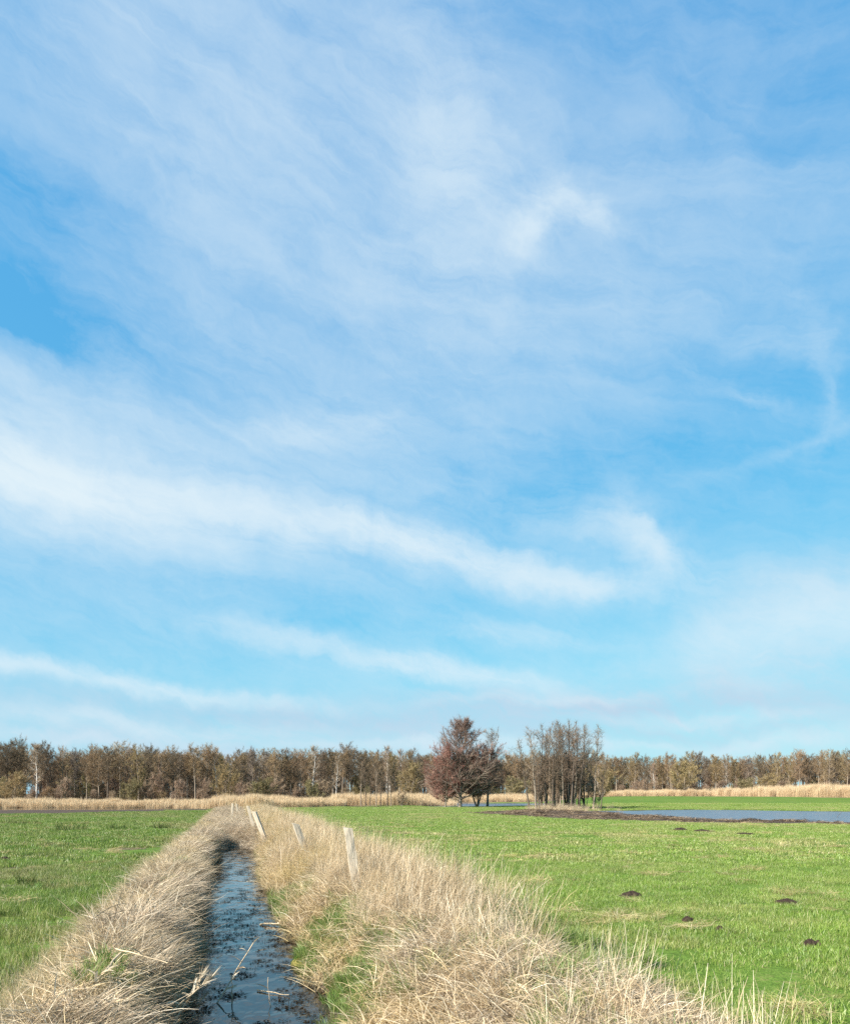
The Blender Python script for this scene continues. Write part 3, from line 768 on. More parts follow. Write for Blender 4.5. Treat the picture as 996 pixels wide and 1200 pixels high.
class Kind:
    def __init__(s, name, bark_m, twig_m, **kw):
        T, Cn = grow(**kw); s.name = name; s.H = kw['H']
        s.tm = T.mesh('trunk', True); s.tm.materials.append(bark_m)
        s.cm = Cn.mesh('crown'); s.cm.materials.append(twig_m)
        s.proto = None
def plant(k, name, x, y, h, label, cat='tree', group=None, wide=1.0, rz=None, sink=.05):
    e = bpy.data.objects.new(name, None); col.objects.link(e)
    e.empty_display_size = .3
    e.location = (x, y, hz(x, y) - sink)
    q = h / k.H; e.scale = (q * wide, q * wide, q)
    e.rotation_euler = (0, 0, RS.rand() * 2 * PI if rz is None else rz)
    tag(e, label, cat, group)
    if k.proto is None:
        k.proto = (link('trunk', k.tm, None, e), link('crown', k.cm, None, e))
    else:
        for p in k.proto:
            c = p.copy(); col.objects.link(c); c.parent = e
    return e

alder = [Kind('alder', M_bark, M_rust, seed=200 + i, H=12, W=[5.2, 6.0, 4.6][i], base=[.42, .34, .5][i], form='column', nlimb=38, twigs=3700, tl=.7, tw=.04, r0=.17, up=(26, 46)) for i in range(3)]
dalder = [Kind('dark alder', M_bark_d, M_dark, seed=210 + i, H=12, W=[5.0, 4.2, 5.6][i], base=[.42, .34, .5][i], form='column', nlimb=38, twigs=3700, tl=.7, tw=.04, r0=.17, up=(26, 46)) for i in range(3)]
ocher = [Kind('ochre alder', M_bark, M_ochre, seed=220 + i, H=11, W=[4.6, 4.0][i], base=[.22, .3][i], form='column', nlimb=34, twigs=3900, tl=.7, tw=.04, r0=.16, up=(26, 46)) for i in range(2)]
greyt = [Kind('grey tree', M_greybark, M_grey, seed=230 + i, H=12, W=[3.6, 3.0][i], base=[.35, .28][i], form='column', nlimb=26, twigs=2400, tl=.8, tw=.045, r0=.14) for i in range(2)]
birch = [Kind('birch', M_birch, M_fawn, seed=240, H=11, W=3.2, base=.32, form='column', nlimb=24, twigs=2000, tl=.8, tw=.04, r0=.15)]
conet = [Kind('conical', M_bark_d, M_rust, seed=250, H=11, W=5.4, base=.12, form='cone', nlimb=40, twigs=5200, tl=.7, tw=.055, r0=.16)]
sfawn = [Kind('fawn shrub', M_bark, M_fawn, seed=260 + i, H=4, W=4.0, base=.06, form='shrub', nlimb=36, twigs=3600, tl=.6, tw=.035, r0=.05, stems=5, up=(35, 70)) for i in range(2)]
solive = [Kind('olive shrub', M_bark, M_olive, seed=270, H=3.6, W=4.6, base=.05, form='shrub', nlimb=36, twigs=4200, tl=.55, tw=.04, r0=.05, stems=5, up=(30, 70))]
sochre = [Kind('ochre bush', M_bark, M_ochre, seed=280 + i, H=5, W=5.0, base=.05, form='round', nlimb=40, twigs=5200, tl=.55, tw=.045, r0=.08, stems=4, up=(20, 65)) for i in range(2)]
srust = [Kind('rust bush', M_bark, M_rust, seed=290, H=5, W=4.4, base=.06, form='round', nlimb=40, twigs=4600, tl=.55, tw=.045, r0=.08, stems=4, up=(20, 65))]

WORD = {'alder': 'rust brown leafless alder', 'dark alder': 'dark brown leafless alder', 'ochre alder': 'ochre tinged leafless alder', 'grey tree': 'slim grey bare tree',
        'birch': 'white stemmed birch', 'conical': 'cone shaped brown tree', 'fawn shrub': 'fawn twiggy shrub', 'olive shrub': 'low olive green shrub',
        'ochre bush': 'rounded ochre bush', 'rust bush': 'rounded rust brown bush'}
def zone_of(px):
    for lim, s in [(60, 'at the far left edge'), (150, 'behind the dark pool'), (235, 'behind the narrow pool end'),
                   (330, 'behind the ditch end reeds'), (410, 'left of the thin saplings'), (500, 'behind the thin saplings'),
                   (610, 'behind the big reddish tree'), (710, 'behind the tall sapling clump'), (800, 'behind the blue pool\'s left'),
                   (900, 'behind the blue pool\'s middle'), (2000, 'behind the blue pool\'s right')]:
        if px < lim: return s
# skyline read off the photograph: x, y of the tree tops
SKY = np.array([(-40, 876), (0, 876), (20, 872), (55, 876), (63, 890), (72, 884), (100, 880), (150, 877), (190, 880), (210, 882), (245, 878), (262, 884), (300, 880), (330, 884), (370, 882),
                (392, 880), (410, 875), (425, 880), (440, 888), (455, 880), (475, 884), (500, 884), (520, 890), (600, 889), (640, 888), (700, 887), (722, 888), (760, 889), (800, 889), (830, 886),
                (860, 890), (900, 889), (950, 885), (996, 884), (1060, 884)], float)
def topy(px): return np.interp(px, SKY[:, 0], SKY[:, 1])
def woodY(px): return np.interp(px, [-60, 240, 380, 500, 600, 700, 800, 900, 1060], [132, 136, 150, 178, 215, 232, 222, 205, 178])
def wood_tree(px, dy, kinds, hf=1.0, row='front'):
    y = woodY(px) + dy; x = U(px) * y
    g = hz(x, y); h = (CAM_Z + (HY - topy(px)) / FPX * y - g) * hf
    k = kinds[RS.randint(len(kinds))]
    size = 'tall ' if hf > .93 else ('shorter ' if hf < .8 else '')
    w = WORD[k.name]
    lab = f"{size}{w} {'in front' if row == 'front' else 'further back'} {zone_of(px)}"
    plant(k, w.split()[-1] if 'tree' not in w else 'bare_tree', x, y, h, lab, 'tree', 'leafless trees of the wood', U01(RS, .85, 1.15, 1)[0])

def pick(px):
    r = RS.rand()
    if px < 60: tbl = [(.80, dalder), (.92, alder), (1, greyt)]
    elif px < 240: tbl = [(.32, dalder), (.72, alder), (.82, ocher), (.88, conet), (1, greyt)]
    elif px < 500: tbl = [(.30, dalder), (.58, alder), (.74, ocher), (.94, greyt), (1, birch)]
    else: tbl = [(.22, dalder), (.66, alder), (.82, ocher), (.95, greyt), (1, birch)]
    for a, k in tbl:
        if r < a: return k
px = -30.0
while px < 1040:
    if not (33 < px < 44):
        wood_tree(px, U01(RS, -3, 3, 1)[0], pick(px), U01(RS, .87, 1.04, 1)[0])
    px += U01(RS, 9, 16, 1)[0] * (1.0 if px < 500 else .85)
px = -34.0
while px < 1044:
    if not (28 < px < 48):
        wood_tree(px, U01(RS, 7, 16, 1)[0], pick(px), U01(RS, .86, .99, 1)[0], 'back')
    px += U01(RS, 10, 18, 1)[0] * (1.0 if px < 500 else .85)
# white stems that stand out
for p, dy in ((43, -2), (394, -6), (766, -3), (700, -4)): wood_tree(p, dy, birch, .8 if p != 43 else .95)

def shrub(px, Y, h, kind, label, wide=1.0, name='shrub', cat='shrub'):
    x = U(px) * Y; plant(kind, name, x, Y, h, label, cat, 'shrubs at the foot of the woods', wide)
px = -20.0
while px < 1030:
    Y = woodY(px) - U01(RS, 5, 10, 1)[0]
    if 505 < px < 610: Y += 6
    k = [sfawn[0], sfawn[1], srust[0], solive[0], sfawn[0], sfawn[1]][RS.randint(6)]
    shrub(px, Y, U01(RS, 1.8, 3.9, 1)[0], k, f"{'low' if k.H < 4.5 else 'waist high'} {WORD[k.name].replace('low ', '')} {zone_of(px)}".replace('waist high ', ''), U01(RS, .9, 1.3, 1)[0])
    px += U01(RS, 13, 26, 1)[0]
shrub(14, 118, 4.3, sochre[0], 'olive ochre bush standing out before the wood at the far left', 1.2, 'bush')
shrub(265, 112, 5.4, sochre[1], 'tall ochre bush rising behind the reed mound at the ditch end', .8, 'bush')
shrub(478, 150, 6.6, sochre[0], 'golden ochre bush behind the tall reeds left of the reddish tree', 1.0, 'bush')
shrub(505, 140, 6.0, sfawn[0], 'tan bush hugging the left side of the reddish tree', .9, 'bush')
shrub(606, 190, 4.6, solive[0], 'yellow green thicket between reddish tree and sapling clump', 1.6, 'bush')
shrub(705, 185, 6.8, sochre[1], 'rounded brown bush at the right foot of the sapling clump', 1.1, 'bush')
shrub(800, 195, 7.6, sochre[0], 'big rounded ochre bush before the right wood', 1.05, 'bush')
shrub(880, 185, 3.4, solive[0], 'low green yellow thicket beside the pale reeds on the right', 1.8, 'bush')
shrub(900, 182, 4.8, sochre[1], 'ochre bush touching the pale reeds on the right', 1.1, 'bush')

# --- deep wood behind, one mass
def joined(k):
    me = bpy.data.meshes.new('wood_tree')
    n1, n2 = len(k.tm.vertices), len(k.cm.vertices)
    V = np.zeros((n1 + n2) * 3, np.float32); a = np.zeros(n1 * 3, np.float32); b = np.zeros(n2 * 3, np.float32)
    k.tm.vertices.foreach_get('co', a); k.cm.vertices.foreach_get('co', b); V = np.concatenate([a, b]).reshape(-1, 3)
    def faces(m):
        l = np.zeros(len(m.loops), np.int32); m.loops.foreach_get('vertex_index', l)
        t = np.zeros(len(m.polygons), np.int32); m.polygons.foreach_get('loop_total', t)
        return l.reshape(-1, t[0])
    s = np.zeros(n2, np.float32); k.cm.attributes['shade'].data.foreach_get('value', s)
    f1, f2 = faces(k.tm), faces(k.cm) + n1
    me = np_mesh('wood_tree', V, [f1, f2], {'shade': np.concatenate([np.full(n1, .5), s])})
    me.materials.append(k.tm.materials[0]); me.materials.append(k.cm.materials[0])
    mi = np.concatenate([np.zeros(len(f1), np.int32), np.ones(len(f2), np.int32)])
    me.polygons.foreach_set('material_index', mi)
    return bpy.data.objects.new('wood_tree', me)
C_wood = proto_collection('deep_wood', [joined(k) for k in (alder[0], alder[1], dalder[0], dalder[1], dalder[2], greyt[0], ocher[0])])
n = 600; px = U01(RS, -90, 1090, n); dy = U01(RS, 16, 70, n)
y = woodY(px) + dy; x = U(px) * y
kp = ~((px > 31) & (px < 44) & (dy < 40)); x, y, px = x[kp], y[kp], px[kp]; n = len(x)
hh = (CAM_Z + (HY - topy(px) - 4) / FPX * y - height(x, y)) * U01(RS, .76, .93, n) / 12
C_under = proto_collection('undergrowth', [bpy.data.objects.new('under_shrub', q) for q in (sfawn[0].cm, sfawn[1].cm, solive[0].cm, sfawn[0].cm)])
m_ = 260; px2 = U01(RS, -70, 1070, m_); y2 = woodY(px2) + U01(RS, -3, 55, m_); x2 = U(px2) * y2
k2 = ~((px2 > 28) & (px2 < 48)); x2, y2 = x2[k2], y2[k2]; m_ = len(x2)
scatter('woodland_undergrowth', C_under, put(x2, y2), zrot(m_, tilt=.02), scl(m_, .7, 1.3), RS.randint(0, 4, m_), np.zeros(m_),
        'greyish brown brushwood filling the wood between the trunks', 'undergrowth')
scatter('deep_wood', C_wood, put(x, y, -.05), zrot(n, tilt=0.01), np.stack([hh, hh, hh], 1), RS.randint(0, 7, n), np.zeros(n),
        'brown mass of leafless wood behind the first rows of trees', 'wood')

M_bigtw = twig('purple_brown_twigs', [(0, (.11, .068, .054)), (.5, (.225, .142, .112)), (1, (.34, .235, .19))], .05)
# --- the tall reddish tree and its companions
def P(px, py): return G(px, py)
x, y = P(539, 946)
big = Kind('big', M_greybark, M_bigtw, seed=301, H=10.2, W=8.6, base=.10, form='cone', nlimb=90, twigs=26000, tl=.55, tw=.02, r0=.17, up=(12, 58))
big.name = 'big'
plant(big, 'alder', x, y, 9.9, 'tall alder with conical dark crown standing at the flood water edge', 'tree', rz=.4)
redA = Kind('red', M_bark, M_red, seed=302, H=6.6, W=6.4, base=.14, form='round', nlimb=80, twigs=24000, tl=.5, tw=.021, r0=.08, stems=3, up=(15, 60))
redB = Kind('red', M_bark, M_red, seed=303, H=6.6, W=6.2, base=.16, form='round', nlimb=80, twigs=24000, tl=.5, tw=.021, r0=.08, stems=3, up=(15, 60))
x, y = P(522, 946); plant(redA, 'red_twig_tree', x, y, 6.5, 'red twigged rounded tree on the left side of the tall conical alder', 'tree', 'red twigged trees', 1.0, 1.0)
x, y = P(559, 945.5); plant(redB, 'red_twig_tree', x, y, 6.9, 'red twigged rounded tree on the right side of the tall conical alder', 'tree', 'red twigged trees', 1.0, 2.0)
thin = Kind('thin', M_greybark, M_grey, seed=304, H=9, W=4.2, base=.18, form='column', nlimb=36, twigs=4200, tl=.55, tw=.022, r0=.13, lean=.05, up=(30, 65))
x, y = P(571, 945); plant(thin, 'bare_tree', x, y, 8.9, 'open grey bare tree just right of the red twigged trees', 'tree', None, 1.0, 0)

M_sap = twig('sapling_twigs', [(0, (.10, .07, .047)), (.5, (.21, .148, .10)), (1, (.32, .24, .17))], .15)
# --- dense clump of tall saplings
sap = [Kind('sapling', M_bark if i % 2 else M_bark_d, [M_sap, M_sap, M_sap][i], seed=310 + i, H=9, W=[3.0, 2.4, 3.4][i], base=[.30, .38, .25][i], form='sapling', nlimb=24, twigs=1050, tl=.55, tw=.017, r0=.08, up=(42, 68)) for i in range(3)]
sp = [(624, 84, 7.2, 'leftmost sapling of the clump, leaning out to the left'), (631, 82, 8.2, 'second sapling from the left edge of the dense clump'), (637, 87, 8.6, None), (642, 83, 7.6, None), (646, 86, 8.9, None),
      (651, 84, 8.4, None), (655, 88, 9.3, None), (660, 83, 8.2, None), (664, 86, 9.0, None), (668, 82, 8.0, None), (672, 85, 8.9, None), (677, 84, 8.4, None), (682, 87, 7.2, 'short sapling in the gap of the clump before its rightmost stem'),
      (692, 84, 8.6, 'rightmost sapling of the clump, standing a little apart'), (635, 80, 5.2, 'short bushy sapling at the left foot of the clump'), (700, 83, 5.0, 'thin leaning sapling beyond the right edge of the clump')]
sp += [(p, Y, h, None) for p, Y, h in ((643, 87.5, 8.3), (648, 83, 7.6), (653, 86.5, 9.0), (657, 85, 8.6), (662, 87.6, 8.7), (666, 83.6, 8.0), (670, 87.8, 8.5), (676, 86.4, 8.6))]
for i, (p, Y, h, lab) in enumerate(sp):
    if lab is None: lab = 'tall straight sapling crowded in the middle of the dense clump'
    p = 661 + (p - 661) * 1.1
    e = plant(sap[i % 3], 'sapling', U(p) * Y, Y, h, lab, 'sapling', 'tall saplings in a dense clump', U01(RS, .9, 1.3, 1)[0])
    lean = rad((p - 661) * .10 + RS.randn() * 1.3 + (-4 if i == 0 else 0))
    e.rotation_euler = (Matrix.Rotation(lean, 3, 'Y') @ Matrix.Rotation(RS.rand() * 6.28, 3, 'Z')).to_euler()
under = Kind('underbush', M_bark, M_fawn, seed=320, H=4.4, W=3.2, base=.05, form='shrub', nlimb=34, twigs=4200, tl=.4, tw=.018, r0=.03, stems=5, up=(45, 75))
for p, Y, h, lab in ((630, 86, 4.6, 'brown brushwood around the left feet of the sapling clump'), (650, 85, 3.8, 'brown brushwood in the middle of the sapling clump'),
                     (672, 86, 4.4, 'brown brushwood right of centre in the sapling clump'), (640, 88, 5.6, 'tallest brown brushwood behind the left stems of the sapling clump'),
                     (662, 88, 5.2, 'tall brown brushwood behind the middle stems of the sapling clump'), (686, 87, 4.8, 'brown brushwood by the right stems of the sapling clump'), (700, 88, 3.6, 'brown brushwood at the right end of the sapling clump')):
    plant(under, 'shrub', U(p) * Y, Y, h, lab, 'shrub', 'brushwood in the sapling clump')
# --- row of thin saplings before the reeds
for i, (p, h, lab) in enumerate([(423, 6.0, 'first thin sapling at the left end of the low row'), (429, 4.6, 'second thin sapling of the low row before the reeds'), (434, 4.9, None), (441, 5.8, None), (446, 5.0, None), (454, 5.6, 'sixth thin sapling beside the pale bush'), (458, 4.6, 'last thin sapling touching the pale bush')]):
    if lab is None: lab = 'thin dark sapling in the middle of the low row before the reeds'
    x, y = P(p, 944.6 + .5 * RS.rand())
    plant(sap[(i + 1) % 3], 'sapling', x, y, h, lab, 'sapling', 'thin saplings in a low row', 1.15)
x, y = P(470, 945.5); plant(under, 'shrub', x, y, 1.9, 'pale twiggy bush at the right end of the thin sapling row', 'shrub', None, 1.6)
# tall grass foot of the clump
m_ = 260; px = 660 + 22 * RS.randn(m_); y = U01(RS, 79, 88, m_); x = U(px) * y
scatter('clump_foot_grass', C_up, put(x, y), zrot(m_, tilt=.12), scl(m_, .4, 1.1), RS.randint(0, 5, m_), np.zeros(m_),
        'dry grass around the feet of the sapling clump', 'dry grass')

# ------------------------------------------------------------------ FENCE POSTS
def post_mesh(seed, w, d, h, chip=.05):
    import bmesh
    rng = np.random.RandomState(seed)
    bm = bmesh.new()
    n = 12; ring = []
    corner = [(-1, -1), (1, -1), (1, 1), (-1, 1)]
    prof = []
    for k, (a, b) in enumerate(corner):                       # rounded, split corners
        a2, b2 = corner[(k + 1) % 4]
        prof += [(a * .93 + a2 * .0, b * .93), (a * .5 + a2 * .5 , b * .5 + b2 * .5)]
    for i in range(n):
        z = -.5 + (h + .5) * i / (n - 1)
        q = 1 - .10 * i / (n - 1); r = []
        for j, (a, b) in enumerate(prof):
            jit = rng.randn(2) * .05
            zz = z + (0 if i < n - 1 else rng.randn() * .012 - chip * (a * .6 + .4))
            r.append(bm.verts.new(((a + jit[0]) * w * .5 * q, (b + jit[1]) * d * .5 * q, zz)))
        ring.append(r)
    m = len(prof)
    for i in range(n - 1):
        for j in range(m): bm.faces.new((ring[i][j], ring[i][(j + 1) % m], ring[i + 1][(j + 1) % m], ring[i + 1][j]))
    c = bm.verts.new((0, 0, h - chip * .3))
    for j in range(m): bm.faces.new((ring[-1][j], ring[-1][(j + 1) % m], c))
    bmesh.ops.recalc_face_normals(bm, faces=bm.faces)
    me = bpy.data.meshes.new('fence_post'); bm.to_mesh(me); bm.free(); return me
posts = [  # base x at the grass, Y, height above field, width, lean dx per m, label
    (420, 12.1, 1.14, .15, -.14, 'thick weathered fence post, the closest one, standing above the grass'),
    (362, 19.0, .98, .17, -.36, 'second weathered fence post with notched top, leaning left'),
    (316, 28.0, 1.16, .17, -.40, 'strongly leaning fence post with a dark shaded side, third along the ditch'),
    (300, 35.0, 1.20, .15, -.28, 'small leaning fence post just behind the strongly leaning one'),
    (272, 52.0, 1.05, .14, .05, 'dark far fence post on the ditch near the reed mound'),
    (279, 58.0, .95, .14, -.1, 'smallest far fence post before the reed mound')]
for i, (p, Y, h, w, ln, lab) in enumerate(posts):
    x = U(p) * Y; h -= min(0, hz(x, Y))
    o = link('fence_post', post_mesh(400 + i, w, w * .8, h, .03 if i != 1 else .08), M_wood)
    o.location = (x, Y, hz(x, Y)); o.rotation_euler = (rad(3 * (i % 3) - 3), math.atan(ln), rad([12, 20, -12, 10, 0, 5][i]))
    tag(o, lab, 'fence post', 'fence posts along the ditch')

px_, py_, pz_ = [], [], []
for i, (p, Y, h, w, ln, lab) in enumerate(posts[:4]):
    for k in range(9 if i else 5):
        x = U(p) * Y + RS.randn() * .28; y = Y - U01(RS, .05, .6, 1)[0]
        px_.append(x); py_.append(y); pz_.append(max(hz(x, y), -.12))
m_ = len(px_)
scatter('post_foot_grass', C_up, np.stack([px_, py_, pz_], 1), zrot(m_, tilt=.12), scl(m_, .6, .95), RS.randint(0, 5, m_), np.zeros(m_),
        'upright dead grass packed round the feet of the fence posts', 'dry grass')
# ------------------------------------------------------------------ MOLEHILLS
def mole_mesh(seed, w, h, lumps):
    rng = np.random.RandomState(seed)
    n, m = 30, 14
    cs = [(0, 0, 1.0, 1.0)] + [(rng.randn() * .55, rng.randn() * .3, .45 + .3 * rng.rand(), .4 + .4 * rng.rand()) for _ in range(lumps + 1)]
    def zf(x, y):
        z = 0
        for cx, cy, r, a in cs: z = np.maximum(z, a * np.maximum(0, 1 - np.sqrt(((x - cx) ** 2 + (y - cy) ** 2)) / r) ** .5)
        return z
    g = np.linspace(-1.5, 1.5, 44); X, Y = np.meshgrid(g, g)
    Z = zf(X, Y); Z = Z + (Z > 0) * (.62 * (fbm(X * 7 + seed, Y * 7, 3) - .5))
    Zs = np.where(zf(X, Y) <= 0, -.5, Z) * h * .78
    V = np.stack([X * w * .5, Y * w * .5, Zs], -1).reshape(-1, 3); q = 44
    i = np.arange(q - 1)[:, None] * q; j = np.arange(q - 1)[None, :]
    F = np.stack([i + j, i + j + 1, i + q + j + 1, i + q + j], -1).reshape(-1, 4)
    keep = (zf(X, Y).reshape(-1)[F].max(1) > 0)
    return np_mesh('molehill', V, F[keep])
for i, (p, q, w, h, l, lab) in enumerate([
        (740, 1051, .34, .11, 3, 'biggest dark molehill, just beyond the bleached reed stalks'),
        (922, 1059, .28, .08, 3, 'flat double molehill near the right edge of the meadow'),
        (805, 1080, .12, .06, 2, 'small low molehill among the blades between the two larger ones'),
        (843, 1091, .09, .05, 1, 'tiny crumb of a molehill below the small one'),
        (949, 1110, .14, .075, 1, 'dark molehill at the dry grass patch by the right border'),
        (797, 973.5, .62, .16, 3, 'left one of the three distant molehills near the brown strip'),
        (822, 975, .72, .13, 3, 'middle one of the three distant molehills near the brown strip'),
        (871, 978, .62, .09, 2, 'right and flattest of the three distant molehills'),
        (6, 1008, .24, .09, 2, 'dark molehill at the left border of the left meadow')]):
    x, y = G(p, q)
    o = link('molehill', mole_mesh(500 + i, w, h, l), M_soil); o.location = (x, y, hz(x, y) + .02)
    tag(o, lab, 'molehill', 'molehills in the meadow')

# ------------------------------------------------------------------ RUSH TUFTS
for i, (p, q, h, r, lab) in enumerate([(82, 974, .55, .75, 'widest dark rush tuft, far in the left meadow'), (137, 973, .40, .5, 'dark rush tuft right of the widest one'),
                                       (31, 1036, .28, .16, 'closest dark rush tuft in the left meadow'), (50, 1040, .17, .24, 'low dark tuft beside the closest rush tuft'),
                                       (190, 971, .35, .4, 'faint rush tuft near the thatched bank'), (25, 966, .35, 1.0, 'low rush tuft by the dark pool')]):
    ob = tuft(520 + i, 130, (h * .4, h), .007 + .01 * (i in (0, 1, 4, 5)), r, M_rush, 'rush_tuft', (0, 40), (10, 70))
    x, y = G(p, q); ob.location = (x, y, hz(x, y)); col.objects.link(ob)
    tag(ob, lab, 'rush tuft', 'rush tufts in the left meadow')

# ------------------------------------------------------------------ DITCH DETAILS
def stalk_thing(name, p0, p1, r, lab, cat, nleaf=0, plume=False, seed=0, sag=.0, mat=None):
    rng = np.random.RandomState(seed); g = Geo()
    p0 = np.array(p0); p1 = np.array(p1); n = 8; t = np.linspace(0, 1, n)[:, None]
    pth = p0 + (p1 - p0) * t + np.array([0, 0, -sag]) * (t ** 2 - t) * -4 * -1 + rng.randn(n, 3) * .004
    g.tube(pth, r * np.linspace(1, .45, n), 6, .75)
    if nleaf:
        b = pth[rng.randint(2, n, nleaf)]; hd = rng.rand(nleaf) * 2 * PI
        g.ribbons(b, hd, U01(rng, .4, 1.4, nleaf), U01(rng, 1.2, 2.2, nleaf), U01(rng, .06, .2, nleaf), np.full(nleaf, r * 2.2), rng, 4, [.5, 1, .9, .6, .05], shade=.4 + .6 * rng.rand(nleaf))
    if plume:
        k = 60; d = (p1 - p0) / np.linalg.norm(p1 - p0)
        b = p1 - d * rng.rand(k)[:, None] * .12; e = b + d * .12 + rng.randn(k, 3) * .03
        g.slivers(b, e, np.full(k, .006), rng, .6 + .4 * rng.rand(k))
    o = link(name, g.mesh(name), mat or M_straw); tag(o, lab, cat)
    return o
W = WATER_D
def A(px, py, z): x, y = G(px, py, z); return (x, y, z)
a = A(250, 1183, W - .05)
stalk_thing('dead_stalk', a, (a[0] + .30, a[1] + .55, W + .55), .010, 'long dead stalk leaning up out of the water with side shoots', 'stalk', 9, False, 1)
a = A(232, 1088, W - .03)
stalk_thing('fallen_stick', A(228, 1099, W + .02), A(259, 1073, W + .14), .014, 'grey stick slanting from the left bank into the water', 'stick', 2, False, 2)
stalk_thing('floating_reed', A(301, 1160, W + .012), A(339, 1166, W + .018), .009, 'pale straight reed floating on the ditch', 'reed', 0, False, 3)
a = A(196, 1190, -.1); stalk_thing('reed_plume', a, (a[0] + .30, a[1] + .22, .16), .008, 'bleached feathery reed plume hanging over the left water edge', 'reed', 6, True, 4)
a = A(205, 1198, -.2); stalk_thing('bent_reed', a, (a[0] + .12, a[1] + .35, .10), .008, 'bent reed with curled dry leaves beside the feathery plume', 'reed', 12, True, 5)
a = A(136, 1112, .42); b = A(196, 1128, .40); stalk_thing('broken_reed', a, b, .007, 'pale broken reed lying across the top of the left thatch', 'reed', 3, False, 6)
a = A(141, 1117, .40); b = A(112, 1152, .38); stalk_thing('broken_reed', a, b, .009, 'pale split reed slanting down the left thatch', 'reed', 5, False, 7)
stalk_thing('fallen_stick', A(305, 1083, W + .012), A(334, 1082, W + .05), .016, 'brown stick reaching from the right bank into the water', 'stick', 3, False, 8)
a = A(318, 1182, W - .02); stalk_thing('dead_stalk', a, (a[0] - .06, a[1] + .1, W + .2), .005, 'short thin stalk poking out of the water near the floating reed', 'stalk', 3, False, 9)
a = A(272, 1178, W - .02); stalk_thing('dead_stalk', a, (a[0] - .01, a[1] + .05, W + .22), .008, 'short pale stub of a stalk beside the long leaning stalk', 'stalk', 5, False, 10)
a = A(356, 1150, W - .02); stalk_thing('dead_stalk', a, (a[0] + .02, a[1] + .05, W + .25), .004, 'thin upright stalk in front of the yellow moss hummock', 'stalk', 1, False, 11)
a = A(980, 958, WATER_P); stalk_thing('dead_branch', a, (a[0] + .55, a[1] + .3, .34), .016, 'dark dead branch sticking out of the blue pool at its right end', 'branch', 0, False, 12, mat=M_bark_d)

def hummock(px, py, w, h, lab, seed):
    rng = np.random.RandomState(seed); q = 26
    th = np.linspace(0, 2 * PI, q, endpoint=False); V = []; F = []
    ph = np.linspace(0, PI / 2, 9)
    for k, f in enumerate(ph):
        rr = w * .5 * np.cos(f) ** .6 * (1 + .22 * (fbm(np.cos(th) * 2 + seed, np.sin(th) * 2 + f, 3) - .5) * 2)
        V.append(np.stack([rr * np.cos(th), rr * np.sin(th) * .9, h * np.sin(f) + (fbm(np.cos(th) * 5 + seed, np.sin(th) * 5 + k, 2) - .5) * .02 * (k > 0)], 1))
    V = np.concatenate(V); i = np.arange(8)[:, None] * q; j = np.arange(q)[None, :]; j2 = (j + 1) % q
    F = np.stack([i + j, i + j2, i + q + j2, i + q + j], -1).reshape(-1, 4)
    g = Geo(); g.add(V, F, .5)
    n = 300; b = V[rng.randint(0, len(V), n)]
    o = link('moss_hummock', g.mesh('moss_hummock', True), M_moss)
    x, y = G(px, py, W); o.location = (x, y, W - .02); tag(o, lab, 'moss hummock')
    gb = Geo(); gb.ribbons(b, rng.rand(n) * 2 * PI, rng.rand(n) * .8, .3 + rng.rand(n) * 1.2, U01(rng, .02, .06, n), np.full(n, .004), rng, 2, [1, .8, .1])
    link('blades', gb.mesh('blades'), M_lush, o)
hummock(352, 1131, .24, .11, 'yellow green moss hummock standing in the water at the right bank', 31)

